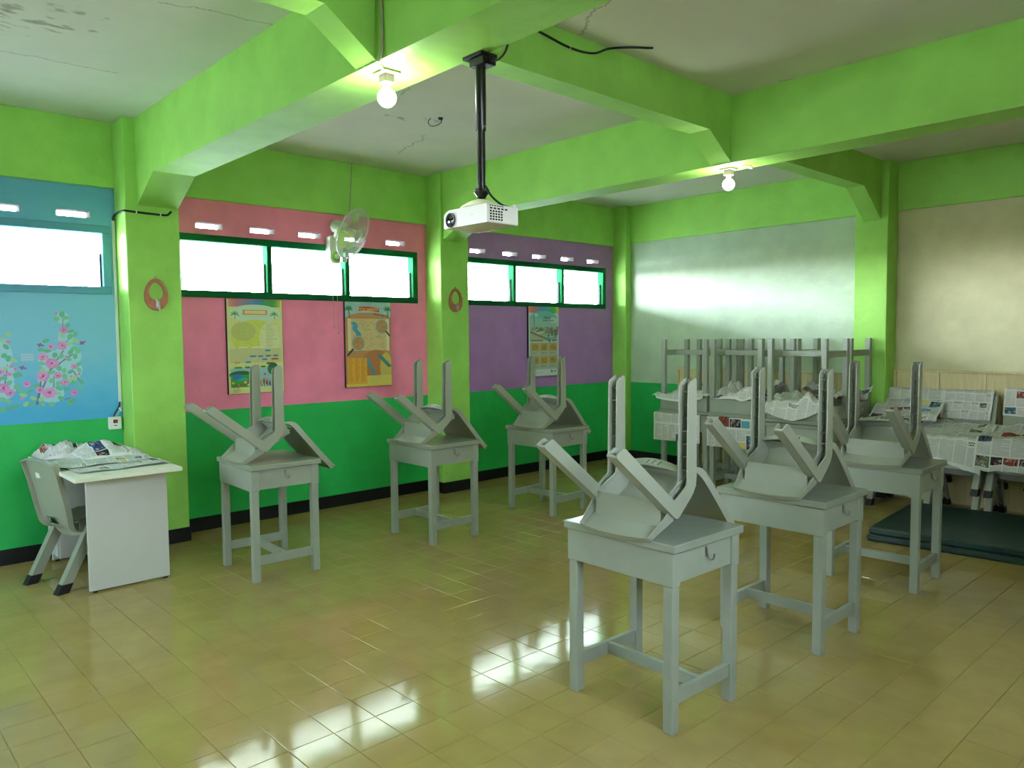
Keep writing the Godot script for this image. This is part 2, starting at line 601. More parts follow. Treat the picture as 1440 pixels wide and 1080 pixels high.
func mural_image() -> Image:
	# the blue bay of the window wall: 3.0 m x 1.673 m, painted rose bush and an arch of roses
	var r := RandomNumberGenerator.new()
	r.seed = 77
	var im := Image.create(1536, 1024, false, Image.FORMAT_RGB8)
	var n := FastNoiseLite.new()
	n.seed = 2
	n.frequency = 0.006
	for y in 1024:
		for x in 1536:
			var t := float(y) / 1024 + 0.06 * n.get_noise_2d(x, y * 2.0)
			var c := c8(118, 182, 204)
			if t < 0.45: c = c.lerp(c8(92, 164, 196), (0.45 - t) * 2.0)
			if t > 0.72: c = c.lerp(c8(72, 164, 206), minf(1.0, (t - 0.72) * 4.0))
			im.set_pixel(x, y, c)
	# design units: 840 wide, 1080 high, standing between z = 6.54 and z = 5.92
	var at := func(x: float, y: float) -> Vector2:
		var z := 6.537 - x / 840.0 * 0.61 + (y - 540.0) / 540.0 * 0.018
		var h := 1.382 - x / 840.0 * 0.018 - (y - 540.0) / 540.0 * (0.43 + x / 840.0 * 0.036)
		return Vector2((8.6 - z) / 3.0 * 1536.0, (PT - h) / (PT - PB) * 1024.0)
	var pale := c8(150, 196, 206)
	for q in [[510, 160, 60, 60], [540, 330, 70, 90], [560, 480, 120, 110], [560, 600, 130, 110], [430, 520, 130, 90], [420, 660, 130, 100], [420, 800, 110, 90], [20, 480, 80, 130], [30, 640, 90, 120], [20, 760, 110, 100]]:
		var p: Vector2 = at.call(q[0], q[1])
		ell(im, p.x, p.y, q[2] * 0.36, q[3] * 0.45, pale)
	var stem := c8(120, 100, 110)
	for q in [[300, 890, 320, 790, 6], [320, 790, 330, 690, 4], [350, 750, 410, 600, 4], [410, 600, 520, 440, 3], [410, 600, 600, 470, 3], [480, 560, 560, 480, 2], [520, 300, 515, 170, 2], [520, 170, 490, 120, 2], [440, 750, 440, 650, 3], [600, 600, 660, 690, 3], [500, 860, 580, 840, 3], [40, 720, 60, 560, 3], [0, 700, 40, 640, 2], [540, 370, 590, 330, 2]]:
		line(im, at.call(q[0], q[1]), at.call(q[2], q[3]), q[4], stem)
	var greens := [c8(92, 168, 134), c8(112, 180, 140), c8(146, 192, 142), c8(98, 174, 138)]
	for q in [[555, 225], [620, 300], [625, 350], [570, 378], [605, 420], [645, 440], [620, 485], [500, 485], [445, 475], [580, 275], [510, 310], [460, 170], [385, 440], [330, 430], [335, 545], [340, 605], [415, 620], [480, 585], [525, 605], [580, 615], [655, 550], [655, 600], [675, 700], [600, 700], [530, 655], [420, 690], [475, 715], [545, 760], [500, 840], [570, 880], [600, 860], [420, 890], [345, 890], [330, 850], [470, 800], [480, 755], [610, 800], [665, 750], [580, 450], [575, 320], [535, 160], [505, 130], [370, 355], [20, 350], [45, 405], [30, 480], [65, 505], [110, 520], [45, 585], [25, 670], [70, 710], [130, 740], [170, 780], [240, 780], [185, 815], [265, 840], [205, 890], [250, 890], [65, 865], [20, 850], [70, 930], [20, 940], [120, 910], [150, 640], [120, 650], [65, 300], [290, 735], [575, 690], [620, 670], [560, 510]]:
		var p: Vector2 = at.call(q[0], q[1])
		ell(im, p.x, p.y, 10.5 + r.randf() * 3, 7 + r.randf() * 2, greens[r.randi() % 4], r.randf() * PI)
	for q in [[520, 265, 34], [505, 395, 40], [410, 405, 26], [345, 490, 38], [420, 545, 50], [345, 655, 48], [470, 645, 32], [530, 705, 32], [320, 770, 30], [400, 795, 52], [610, 570, 26], [610, 790, 32], [585, 655, 13], [655, 635, 15], [545, 490, 14], [455, 125, 14], [215, 720, 30], [88, 572, 16], [122, 594, 16], [70, 635, 22], [0, 620, 30], [25, 755, 44], [78, 795, 36], [175, 845, 14], [62, 362, 17]]:
		var p: Vector2 = at.call(q[0], q[1])
		var R: float = q[2] * 0.40
		for a in 6:
			ell(im, p.x + cos(a * 1.05) * R * 0.55, p.y + sin(a * 1.05) * R * 0.55, R * 0.55, R * 0.62, c8(194, 130, 178).lerp(c8(206, 150, 192), r.randf()))
		for a in 5:
			ell(im, p.x + cos(a * 1.26) * R * 0.25, p.y + sin(a * 1.26) * R * 0.25, R * 0.32, R * 0.24, c8(180, 106, 158).lerp(c8(212, 164, 202), r.randf()), a)
		ell(im, p.x, p.y, R * 0.2, R * 0.2, c8(150, 70, 120))
	# small birds and a pale hanging sign
	for q in [[325, 390, 0.3], [685, 372, -0.6], [180, 582, 0.4]]:
		var p: Vector2 = at.call(q[0], q[1])
		ell(im, p.x, p.y, 13, 4, c8(130, 96, 140), q[2])
		ell(im, p.x - 2, p.y, 4, 10, c8(130, 96, 140), q[2])
	var sp: Vector2 = at.call(220, 495)
	rect(im, sp.x - 19, sp.y - 18, 38, 36, c8(150, 190, 206))
	for k in 4:
		rect(im, sp.x - 22, sp.y - 18 + k * 11, 44, 2, c8(136, 160, 186))
	return im


func poster_family() -> Image:
	var r := RandomNumberGenerator.new()
	r.seed = 3
	var im := Image.create(320, 500, false, Image.FORMAT_RGB8)
	im.fill(c8(212, 214, 140))
	var rb := [c8(214, 150, 130), c8(196, 120, 130), c8(150, 130, 150), c8(110, 140, 180), c8(60, 130, 180), c8(60, 150, 80), c8(70, 150, 60), c8(200, 200, 60)]
	for x in 300:
		var t := x / 300.0 * 7.0
		rect(im, 10 + x, 0, 1, 40, rb[int(t)].lerp(rb[mini(7, int(t) + 1)], fmod(t, 1.0)))
	ell(im, 160, 75, 148, 48, c8(200, 222, 190))
	rect(im, 12, 75, 296, 20, c8(196, 220, 190))
	for k in 2:
		var cx := 44 + k * 228
		for a in 6:
			line(im, Vector2(cx, 78), Vector2(cx, 78) + Vector2.from_angle(PI + a * PI / 5.0) * 22 + Vector2(0, 8), 4, c8(80, 150, 70))
		line(im, Vector2(cx, 78), Vector2(cx + 2, 104), 3, c8(120, 90, 50))
	rect(im, 90, 56, 140, 26, c8(208, 140, 100))
	rect(im, 100, 60, 120, 17, c8(225, 210, 130))
	ell(im, 160, 200, 140, 92, c8(206, 212, 96))
	ell(im, 90, 170, 70, 50, c8(190, 196, 110))
	ell(im, 240, 210, 60, 90, c8(216, 220, 160))
	for k in 26:
		rect(im, 220, 130 + k * 5, 20 + r.randi() % 50, 1, c8(150, 156, 110))
	for k in 90:
		var p := Vector2(30 + r.randf() * 180, 120 + r.randf() * 150)
		line(im, p, p + Vector2(r.randf_range(-14, 14), r.randf_range(-8, 8)), 1, c8(150, 158, 80))
	rect(im, 10, 262, 300, 76, c8(196, 196, 140))
	rect(im, 60, 252, 50, 6, c8(226, 226, 200))
	rect(im, 130, 252, 64, 6, c8(226, 226, 200))
	var blue := c8(45, 140, 190)
	for q in [[228, 273, 17, blue], [140, 303, 22, blue], [184, 303, 17, blue], [230, 302, 17, blue], [274, 301, 17, blue], [208, 320, 17, blue], [268, 319, 24, c8(200, 70, 45)], [50, 335, 18, c8(212, 150, 50)], [112, 334, 18, blue], [236, 342, 20, c8(120, 50, 50)], [56, 362, 24, c8(45, 130, 60)], [108, 361, 18, c8(45, 130, 60)], [154, 360, 18, c8(45, 130, 60)], [198, 359, 16, c8(45, 130, 60)]]:
		line(im, Vector2(q[0], q[1]), Vector2(q[0] - 20, q[1] + 24), 1, c8(150, 150, 130))
		ell(im, q[0], q[1], q[2], 5, q[3])
	rect(im, 12, 366, 294, 100, c8(150, 190, 190))
	ell(im, 70, 400, 66, 22, c8(40, 100, 55))
	rect(im, 12, 400, 130, 66, c8(55, 150, 60))
	ell(im, 50, 412, 30, 16, c8(50, 120, 180))
	ell(im, 80, 424, 26, 8, c8(60, 160, 170))
	for k in 14:
		ell(im, 20 + r.randf() * 110, 440 + r.randf() * 24, 8, 6, [c8(200, 70, 60), c8(40, 130, 60), c8(220, 190, 70)][k % 3])
	ell(im, 256, 372, 32, 34, c8(40, 100, 60))
	line(im, Vector2(256, 372), Vector2(252, 430), 6, c8(80, 60, 45))
	for k in 9:
		var x := 150 + k * 17
		ell(im, x, 424 + (k % 3) * 6, 6, 7, c8(190, 140, 105))
		rect(im, x - 6, 430 + (k % 3) * 6, 12, 20, [c8(190, 60, 70), c8(60, 110, 170), c8(210, 180, 60), c8(70, 130, 80)][k % 4])
		line(im, Vector2(x, 448), Vector2(x + 5, 466), 3, c8(60, 55, 50))
	ell(im, 206, 400, 6, 6, c8(200, 70, 80))
	for k in 5:
		rect(im, 24, 476 + k * 4, 30 + r.randi() % 20, 1, c8(120, 120, 90))
	return im


func poster_map() -> Image:
	var r := RandomNumberGenerator.new()
	r.seed = 4
	var im := Image.create(320, 600, false, Image.FORMAT_RGB8)
	im.fill(c8(160, 195, 190))
	for k in 30:
		ell(im, r.randf() * 320, r.randf() * 90, 30, 8, c8(150, 190, 196).lerp(c8(176, 204, 192), r.randf()))
	ell(im, 160, 108, 140, 34, c8(190, 140, 90))
	rect(im, 0, 106, 320, 494, c8(186, 136, 86))
	for k in 8:
		rect(im, 196 + k * 13, 78 + k * 2, 7, 9 + (k % 3) * 4, c8(60, 80, 70))
	for k in 2:
		var cx := 26 + k * 270
		for a in 7:
			line(im, Vector2(cx, 52), Vector2(cx, 52) + Vector2.from_angle(PI * 0.9 + a * PI / 5.0) * 24, 6, c8(40, 130, 70))
		line(im, Vector2(cx, 52), Vector2(cx + 4, 108), 5, c8(90, 70, 50))
	for x in range(95, 236):
		rect(im, x, 40 + 8 * sin((x - 95) / 45.0 + 3.6), 1, 28, c8(196, 60, 50))
	rect(im, 16, 118, 288, 226, c8(206, 186, 130))
	rect(im, 16, 118, 22, 226, c8(222, 206, 160))
	rect(im, 286, 118, 20, 230, c8(222, 212, 184))
	for k in 60:
		ell(im, 60 + r.randf() * 210, 130 + r.randf() * 200, 12, 8, c8(206, 186, 130).lerp(c8(190, 160, 100), r.randf() * 0.6))
	for k in 30:
		rect(im, 110 + r.randf() * 110, 130 + r.randf() * 180, 10, 2, c8(110, 100, 70))
	for k in 110:
		ell(im, 55 + k * 0.35 + 6 * sin(k * 0.1), 146 + k, 17, 6, c8(70, 150, 180))
	for q in [[252, 172, 46], [86, 292, 46]]:
		ell(im, q[0], q[1], q[2], q[2] + 8, c8(150, 175, 180))
		ell(im, q[0], q[1], q[2] - 7, q[2] + 1, c8(176, 136, 86))
		for k in 20:
			ell(im, q[0] + r.randf_range(-26, 26), q[1] + r.randf_range(-28, 28), 7, 4, c8(150, 120, 70).lerp(c8(196, 160, 100), r.randf()))
	line(im, Vector2(284, 208), Vector2(310, 240), 9, c8(70, 70, 68))
	line(im, Vector2(50, 334), Vector2(14, 376), 10, c8(70, 60, 55))
	ell(im, 210, 450, 110, 110, c8(178, 116, 66))
	ell(im, 280, 470, 44, 110, c8(200, 180, 90))
	for k in 130:
		ell(im, 146 + k * 0.42, 400 + k, 11 + 3 * sin(k * 0.15), 6, c8(70, 140, 160))
	for k in 80:
		ell(im, 232 + k * 0.9, 380 + k, 15, 8, c8(60, 140, 80) if k % 9 > 3 else c8(70, 120, 170))
	rect(im, 12, 396, 132, 180, c8(222, 166, 60))
	for k in 36:
		for q in 3:
			rect(im, 18 + q * 42, 402 + k * 4.6, 20 + r.randi() % 16, 2, c8(190, 130, 50))
	rect(im, 144, 524, 176, 76, c8(214, 200, 100))
	for k in 6:
		rect(im, 160, 534 + k * 7, 60 + r.randi() % 90, 1, c8(170, 160, 80))
	rect(im, 0, 578, 320, 22, c8(216, 196, 90))
	return im


func poster_city() -> Image:
	var r := RandomNumberGenerator.new()
	r.seed = 6
	var im := Image.create(280, 620, false, Image.FORMAT_RGB8)
	im.fill(c8(205, 214, 206))
	var rb := [c8(220, 140, 110), c8(200, 110, 120), c8(150, 120, 150), c8(100, 130, 180), c8(60, 150, 190), c8(60, 165, 100), c8(90, 165, 60), c8(215, 205, 80)]
	for x in 280:
		var t := x / 280.0 * 7.0
		rect(im, x, 0, 1, 56, rb[int(t)].lerp(rb[mini(7, int(t) + 1)], fmod(t, 1.0)))
	ell(im, 140, 110, 128, 74, c8(110, 190, 185))
	rect(im, 12, 100, 256, 210, c8(150, 196, 180))
	ell(im, 70, 76, 20, 16, c8(186, 210, 206))
	ell(im, 230, 120, 40, 26, c8(190, 210, 204))
	rect(im, 46, 80, 10, 90, c8(120, 150, 140))
	for k in 70:
		var x := 16 + r.randf() * 246
		var y := 170 + r.randf() * 60
		rect(im, x, y, 5 + r.randf() * 12, 14 + r.randf() * 26, [c8(110, 130, 90), c8(150, 130, 100), c8(90, 110, 90), c8(170, 160, 130), c8(130, 100, 80)][r.randi() % 5])
	rect(im, 22, 222, 130, 80, c8(176, 174, 140))
	ell(im, 92, 222, 40, 24, c8(200, 200, 176))
	for k in 4:
		line(im, Vector2(60 + k * 10, 226 - k * 7), Vector2(130, 216 - k * 6), 4, c8(70, 90, 84))
	for k in 40:
		rect(im, 170 + r.randf() * 92, 196 + r.randf() * 110, 9, 14, [c8(170, 80, 60), c8(60, 90, 110), c8(150, 110, 80), c8(90, 110, 120)][r.randi() % 4])
	line(im, Vector2(20, 228), Vector2(196, 300), 12, c8(90, 100, 96))
	line(im, Vector2(20, 228), Vector2(196, 300), 3, c8(150, 156, 146))
	rect(im, 18, 296, 110, 14, c8(120, 130, 110))
	rect(im, 12, 318, 256, 240, c8(176, 186, 168))
	for j in 2:
		for i in 3:
			var x := 24 + i * 82
			var y := 324 + j * 116
			rect(im, x, y, 72, 72, c8(190, 160, 96))
			ell(im, x + 36, y + 36, 27, 25, c8(172, 140, 70))
			for k in 12:
				ell(im, x + 14 + r.randf() * 44, y + 14 + r.randf() * 44, 7, 5, c8(120, 120, 60).lerp(c8(200, 170, 60), r.randf()))
			for k in 3:
				rect(im, x + 2, y + 82 + k * 7, 40 + r.randi() % 26, 2, c8(110, 124, 112))
	rect(im, 12, 560, 256, 50, c8(206, 218, 214))
	rect(im, 206, 570, 14, 20, c8(60, 80, 90))
	rect(im, 232, 576, 22, 8, c8(80, 100, 100))
	for k in 5:
		rect(im, 24 + k * 22, 588, 12, 3, c8(130, 140, 140))
	return im


# ---------------------------------------------------------------- the room
func structure(n: String, label: String, category: String) -> Node3D:
	var o := Node3D.new()
	o.name = numbered(n)
	add_child(o)
	tag(o, label, category, "", "structure")
	return o


const WINDOWS := [
	# z from, z to (openings inside the frame), mullions
	[5.879, 8.06, [6.60, 7.33]], [3.133, 5.325, [4.60, 3.855]], [0.298, 2.50, [1.776, 1.008]],
]
const WY0 := 1.915
const WY1 := 2.300
const FR := 0.055


func build_shell() -> void:
	var X := Vector3.RIGHT
	var Y := Vector3.UP
	var Z := Vector3.BACK
	# --- window wall
	var w := structure("wall_left", "window wall painted blue, pink and purple over a dark green dado", "wall")
	var st := ST()
	bb(st, Vector3(-WT, 0, -0.15), Vector3(0, PB, RZ + 0.15), 0.001)
	obj(st, "green_dado", M.dado, w)
	st = ST()
	bb(st, Vector3(-WT, PT, -0.15), Vector3(0.022, H, RZ + 0.15), 0.004)
	obj(st, "lintel_band", M.lime, w)
	var bays := [["blue_panel", 5.6, 8.6, M.mural, 0], ["blue_end_panel", 8.6, RZ, M.win_blue, -1], ["pink_panel", 2.8, 5.6, M.pink, 1], ["purple_panel", 0.0, 2.8, M.purple, 2]]
	var slots := [[5.95, 6.383, 6.816, 7.25, 7.68], [4.988, 4.546, 4.112, 3.66, 3.217], [2.19, 1.73, 1.282, 0.816, 0.364]]
	for b in bays:
		var holes := []
		if b[4] >= 0:
			var win: Array = WINDOWS[b[4]]
			holes.append(Rect2(b[2] - (win[1] + FR), WY0 - FR - PB, win[1] - win[0] + 2 * FR, WY1 - WY0 + 2 * FR))
		for z in slots[b[4]] if b[4] >= 0 else []:
			holes.append(Rect2(b[2] - (z + 0.212), 2.404 - PB, 0.212, 0.047))
		var made := holed(Vector3(0, PB, b[2]), -Z, Y, X, Vector2(b[2] - b[1], PT - PB), holes, WT)
		obj(made[0], b[0], b[3], w)
		obj(made[1], "vent_reveal", M.reveal, w)
	# --- back wall
	w = structure("wall_back", "back wall with pale mint and cream panels below lime beams", "wall")
	st = ST()
	bb(st, Vector3(-WT, 0, -0.15), Vector3(RX, PB, 0), 0.001)
	obj(st, "green_dado", M.dado, w)
	st = ST()
	bb(st, Vector3(0, PB, -0.15), Vector3(3.2, 2.658, 0), 0.001)
	obj(st, "mint_panel", M.mint, w)
	st = ST()
	bb(st, Vector3(3.2, PB, -0.15), Vector3(RX, 2.658, 0), 0.001)
	obj(st, "cream_panel", M.cream, w)
	st = ST()
	bb(st, Vector3(0, 2.658, -0.15), Vector3(RX, H, 0.022), 0.004)
	obj(st, "lintel_band", M.lime, w)
	# --- walls behind and beside the camera: a door and windows on the corridor side
	w = structure("wall_right", "cream corridor wall with a doorway and windows", "wall")
	var made := holed(Vector3(RX, 0, 0), Z, Y, -X, Vector2(RZ, H), [Rect2(5.2, 1.6, 1.8, 1.0)], 0.15)
	obj(made[0], "cream_panel", M.cream, w)
	obj(made[1], "window_reveal", M.reveal, w)
	w = structure("wall_front", "cream front wall behind the viewer with a row of windows", "wall")
	var front := [Rect2(0.6, 1.2, 2.6, 1.3)]
	made = holed(Vector3(RX, 0, RZ), -X, Y, -Z, Vector2(RX, H), front.map(func(r): return Rect2(RX - r.end.x, r.position.y, r.size.x, r.size.y)), 0.15)
	obj(made[0], "cream_panel", M.cream, w)
	obj(made[1], "window_reveal", M.reveal, w)
	# tinted panes in the corridor and front windows
	for q in [[Vector3(0.6, 1.2, RZ + 0.06), Vector3(3.2, 2.5, RZ + 0.066), "window_4", "tinted front window behind the viewer"], [Vector3(RX + 0.06, 1.6, 5.2), Vector3(RX + 0.066, 2.6, 7.0), "window_5", "tinted corridor window beside the viewer"]]:
		var tw := structure(q[2], q[3], "window")
		st = ST()
		bb(st, q[0], q[1], 0.001)
		obj(st, "pane", M.tinted if q[2] == "window_5" else M.tinted_dark, tw)
	# --- ceiling
	var c := put(sheet(1, 1, func(u, v): return Vector3(lerpf(-WT, RX + 0.15, u), H, lerpf(-0.15, RZ + 0.15, v))), "ceiling", M.ceiling, self)
	tag(c, "stained whitewashed concrete ceiling between lime beams", "ceiling", "", "structure")
	st = ST()
	bb(st, Vector3(-WT, H + 0.001, -0.15), Vector3(RX + 0.15, H + 0.14, RZ + 0.15), 0.001)
	obj(st, "slab", M.ceiling_top, c)
	# --- columns
	for q in [["lime column between the blue and pink bays, with a wooden ring on it", Vector3(0, 0, 5.415), Vector3(0.247, H, 5.787)],
			["lime column between the pink and purple bays, with a wooden ring on it", Vector3(0, 0, 2.63), Vector3(0.247, H, 2.975)],
			["slim lime column in the corner where the purple and mint walls meet", Vector3(0, 0, 0), Vector3(0.212, H, 0.11)],
			["lime column on the back wall between mint and cream panels", Vector3(3.027, 0, 0), Vector3(3.325, H, 0.23)]]:
		st = ST()
		bb(st, q[1], q[2], 0.006)
		tag(obj(st, "column", M.lime, self), q[0], "column", "", "structure")
	# --- baseboards
	var bl := structure("baseboard_left", "black painted skirting along the window wall and round its columns", "baseboard")
	for q in [[0.012, 0.11, 2.63], [0.012, 2.975, 5.415], [0.012, 5.787, RZ]]:
		st = ST()
		bb(st, Vector3(0, 0, q[1]), Vector3(q[0], 0.108, q[2]), 0.003)
		obj(st, "skirting", M.black, bl)
	for q in [[2.63, 2.975, 0.247], [5.415, 5.787, 0.247], [0.0, 0.11, 0.212]]:
		st = ST()
		bb(st, Vector3(0, 0, q[0] - 0.008), Vector3(q[2] + 0.008, 0.108, q[1] + 0.008), 0.003)
		obj(st, "skirting", M.black, bl)
	var b2 := structure("baseboard_back", "black painted skirting along the back wall", "baseboard")
	st = ST()
	bb(st, Vector3(0.22, 0, 0), Vector3(3.02, 0.108, 0.012), 0.003)
	obj(st, "skirting", M.black, b2)
	st = ST()
	bb(st, Vector3(3.019, 0, 0), Vector3(3.333, 0.108, 0.238), 0.003)
	obj(st, "skirting", M.black, b2)
	# --- outside: overhanging roof of the gallery and the yard
	var ex := structure("exterior", "yard and overhanging roof outside the windows", "exterior")
	st = ST()
	bb(st, Vector3(-5.4, 3.30, -4), Vector3(-WT, 3.45, RZ + 4), 0.01)
	obj(st, "overhang", M.outside, ex)
	st = ST()
	bb(st, Vector3(-60, -3.4, -60), Vector3(60, -3.2, 60), 0.01)
	obj(st, "yard", M.outside, ex)


func build_windows() -> void:
	var names := ["window_1", "window_2", "window_3"]
	var labels := ["high window with blue painted frame in the blue bay, glare through it", "three light high window with dark green frame in the pink bay", "three light high window with dark green frame in the purple bay"]
	for i in 3:
		var w: Array = WINDOWS[i]
		var m: Material = M.win_blue if i == 0 else M.win_green
		var o := structure(names[i], labels[i], "window")
		var st := ST()
		var x0 := -0.085
		var x1 := 0.012
		bb(st, Vector3(x0, WY0 - FR, w[0] - FR), Vector3(x1, WY0, w[1] + FR), 0.004)
		bb(st, Vector3(x0, WY1, w[0] - FR), Vector3(x1, WY1 + FR, w[1] + FR), 0.004)
		bb(st, Vector3(x0, WY0, w[0] - FR), Vector3(x1, WY1, w[0]), 0.004)
		bb(st, Vector3(x0, WY0, w[1]), Vector3(x1, WY1, w[1] + FR), 0.004)
		obj(st, "window_frame", m, o)
		var edges := [w[0]]
		var ms: Array = w[2].duplicate()
		ms.sort()
		for z in ms:
			st = ST()
			bb(st, Vector3(x0, WY0, z - 0.022), Vector3(x1, WY1, z + 0.022), 0.004)
			obj(st, "mullion", m, o)
			edges.append(z)
		edges.append(w[1])
		for k in 3:
			var a: float = edges[k] + (0.022 if k > 0 else 0.0)
			var b: float = edges[k + 1] - (0.022 if k < 2 else 0.0)
			st = ST()
			bb(st, Vector3(-0.045, WY0 + 0.004, a + 0.012), Vector3(-0.041, WY0 + 0.235, b - 0.012), 0.0005)
			obj(st, "pane", M.glass, o)
			for e in [a + 0.006, b - 0.006]:
				st = ST()
				bb(st, Vector3(-0.055, WY0, e - 0.006), Vector3(-0.03, WY0 + 0.24, e + 0.006), 0.001)
				obj(st, "pane_channel", M.alu, o)


func build_beams() -> void:
	var X := Vector3.RIGHT
	var Y := Vector3.UP
	var Z := Vector3.BACK
	var st := ST()
	prism(st, PackedVector2Array([Vector2(0.1, H), Vector2(0.1, 2.49), Vector2(0.247, 2.49), Vector2(0.60, 2.674), Vector2(RX, 2.674), Vector2(RX, H)]), Vector3.ZERO, X, Y, Z, 5.421, 5.704)
	tag(obj(st, "beam", M.lime, self), "lime ceiling beam carrying the first lamp and the projector pole", "beam", "", "structure")
	st = ST()
	prism(st, PackedVector2Array([Vector2(0.1, H), Vector2(0.1, 2.455), Vector2(0.247, 2.455), Vector2(0.66, 2.664), Vector2(RX, 2.664), Vector2(RX, H)]), Vector3.ZERO, X, Y, Z, 2.704, 2.946)
	tag(obj(st, "beam", M.lime, self), "lime ceiling beam nearer the back wall, carrying the second lamp", "beam", "", "structure")
	st = ST()
	prism(st, PackedVector2Array([Vector2(0.1, H), Vector2(0.1, 2.49), Vector2(0.247, 2.49), Vector2(0.60, 2.674), Vector2(RX, 2.674), Vector2(RX, H)]), Vector3.ZERO, X, Y, Z, 8.31, 8.59)
	tag(obj(st, "beam", M.lime, self), "lime ceiling beam behind the viewer", "beam", "", "structure")
	st = ST()
	prism(st, PackedVector2Array([Vector2(2.93, H), Vector2(2.93, 2.70), Vector2(2.946, 2.668), Vector2(3.20, 2.838), Vector2(5.17, 2.838), Vector2(5.421, 2.678), Vector2(5.44, 2.72), Vector2(5.69, 2.72), Vector2(5.704, 2.678), Vector2(5.94, 2.845), Vector2(8.35, 2.845), Vector2(8.35, H)]), Vector3.ZERO, Z, Y, X, 3.197, 3.351)
	tag(obj(st, "beam", M.lime, self), "lime cross beam with sloped haunches joining the two main beams", "beam", "", "structure")
	st = ST()
	prism(st, PackedVector2Array([Vector2(0.1, H), Vector2(0.1, 2.565), Vector2(0.23, 2.565), Vector2(0.62, 2.825), Vector2(2.48, 2.825), Vector2(2.704, 2.668), Vector2(2.72, 2.70), Vector2(2.72, H)]), Vector3.ZERO, Z, Y, X, 3.105, 3.262)
	tag(obj(st, "beam", M.lime, self), "short lime cross beam with a haunch meeting the back wall column", "beam", "", "structure")


func build_floor_tiles() -> void:
	var st := ST()
	bb(st, Vector3(-WT, -0.2, -0.15), Vector3(RX + 0.15, -0.0035, RZ + 0.15), 0.001)
	var f := obj(st, "floor", M.grout, self)
	tag(f, "glossy ochre square tile floor with uneven joints", "floor", "", "structure")
	var S := 0.1875
	var variants := []
	for k in 3:
		var t := ST()
		var h := (S - 0.0018) * 0.5
		# a flat face with a small rounded edge, no underside
		var P := [Vector3(-h, 0, -h), Vector3(h, 0, -h), Vector3(h, 0, h), Vector3(-h, 0, h)]
		var b := 0.0016
		for i in 4:
			var a: Vector3 = P[i]
			var c: Vector3 = P[(i + 1) % 4]
			var ai := a * ((h - b) / h)
			var ci := c * ((h - b) / h)
			var d := Vector3.DOWN * 0.0012
			quad(t, ai, ci, c + d, a + d, (a + c) * 0.5 + Vector3.UP * h)
			quad(t, a + d, c + d, c + Vector3.DOWN * 0.004, a + Vector3.DOWN * 0.004, a + c)
		quad(t, P[0] * ((h - b) / h), P[1] * ((h - b) / h), P[2] * ((h - b) / h), P[3] * ((h - b) / h), Vector3.UP)
		variants.append(mesh_of(t))
	# the 300 tiles that show largest are pieces of their own, the others one mesh
	var cam: Camera3D = get_node("camera")
	var inv := cam.transform.affine_inverse()
	var all := []
	for i in range(-17, 20):
		for j in range(-32, 15):
			var p := Vector3(3.165 + (i + 0.5) * S, 0, 5.893 + (j + 0.5) * S)
			if p.x < 0.02 or p.x > RX - 0.02 or p.z < 0.02 or p.z > RZ - 0.02: continue
			var q := inv * p
			var seen := q.z < -0.2 and absf(q.x / q.z) < 0.70 and absf(q.y / q.z) < 0.53
			all.append([q.length() if seen else 100.0 + q.length(), p])
	all.sort_custom(func(a, b): return a[0] < b[0])
	var rest := [ST(), ST(), ST()]
	for k in all.size():
		var tilt := Basis.from_euler(Vector3(rng.randf_range(-0.0022, 0.0022), 0, rng.randf_range(-0.0022, 0.0022)))
		var at: Vector3 = all[k][1] + Vector3.UP * rng.randf_range(-0.0007, 0.0)
		var v := rng.randi() % 3
		if k < 300:
			var o := put(variants[v], "floor_tile", M.tiles[v], f)
			o.transform = Transform3D(tilt, at)
		else:
			rest[v].append_from(variants[v], 0, Transform3D(tilt, at))
	for v in 3:
		var o := MeshInstance3D.new()
		o.mesh = rest[v].commit()
		o.material_override = M.tiles[v]
		o.name = "floor_tiles"
		o.set_meta("kind", "stuff")
		f.add_child(o, true)


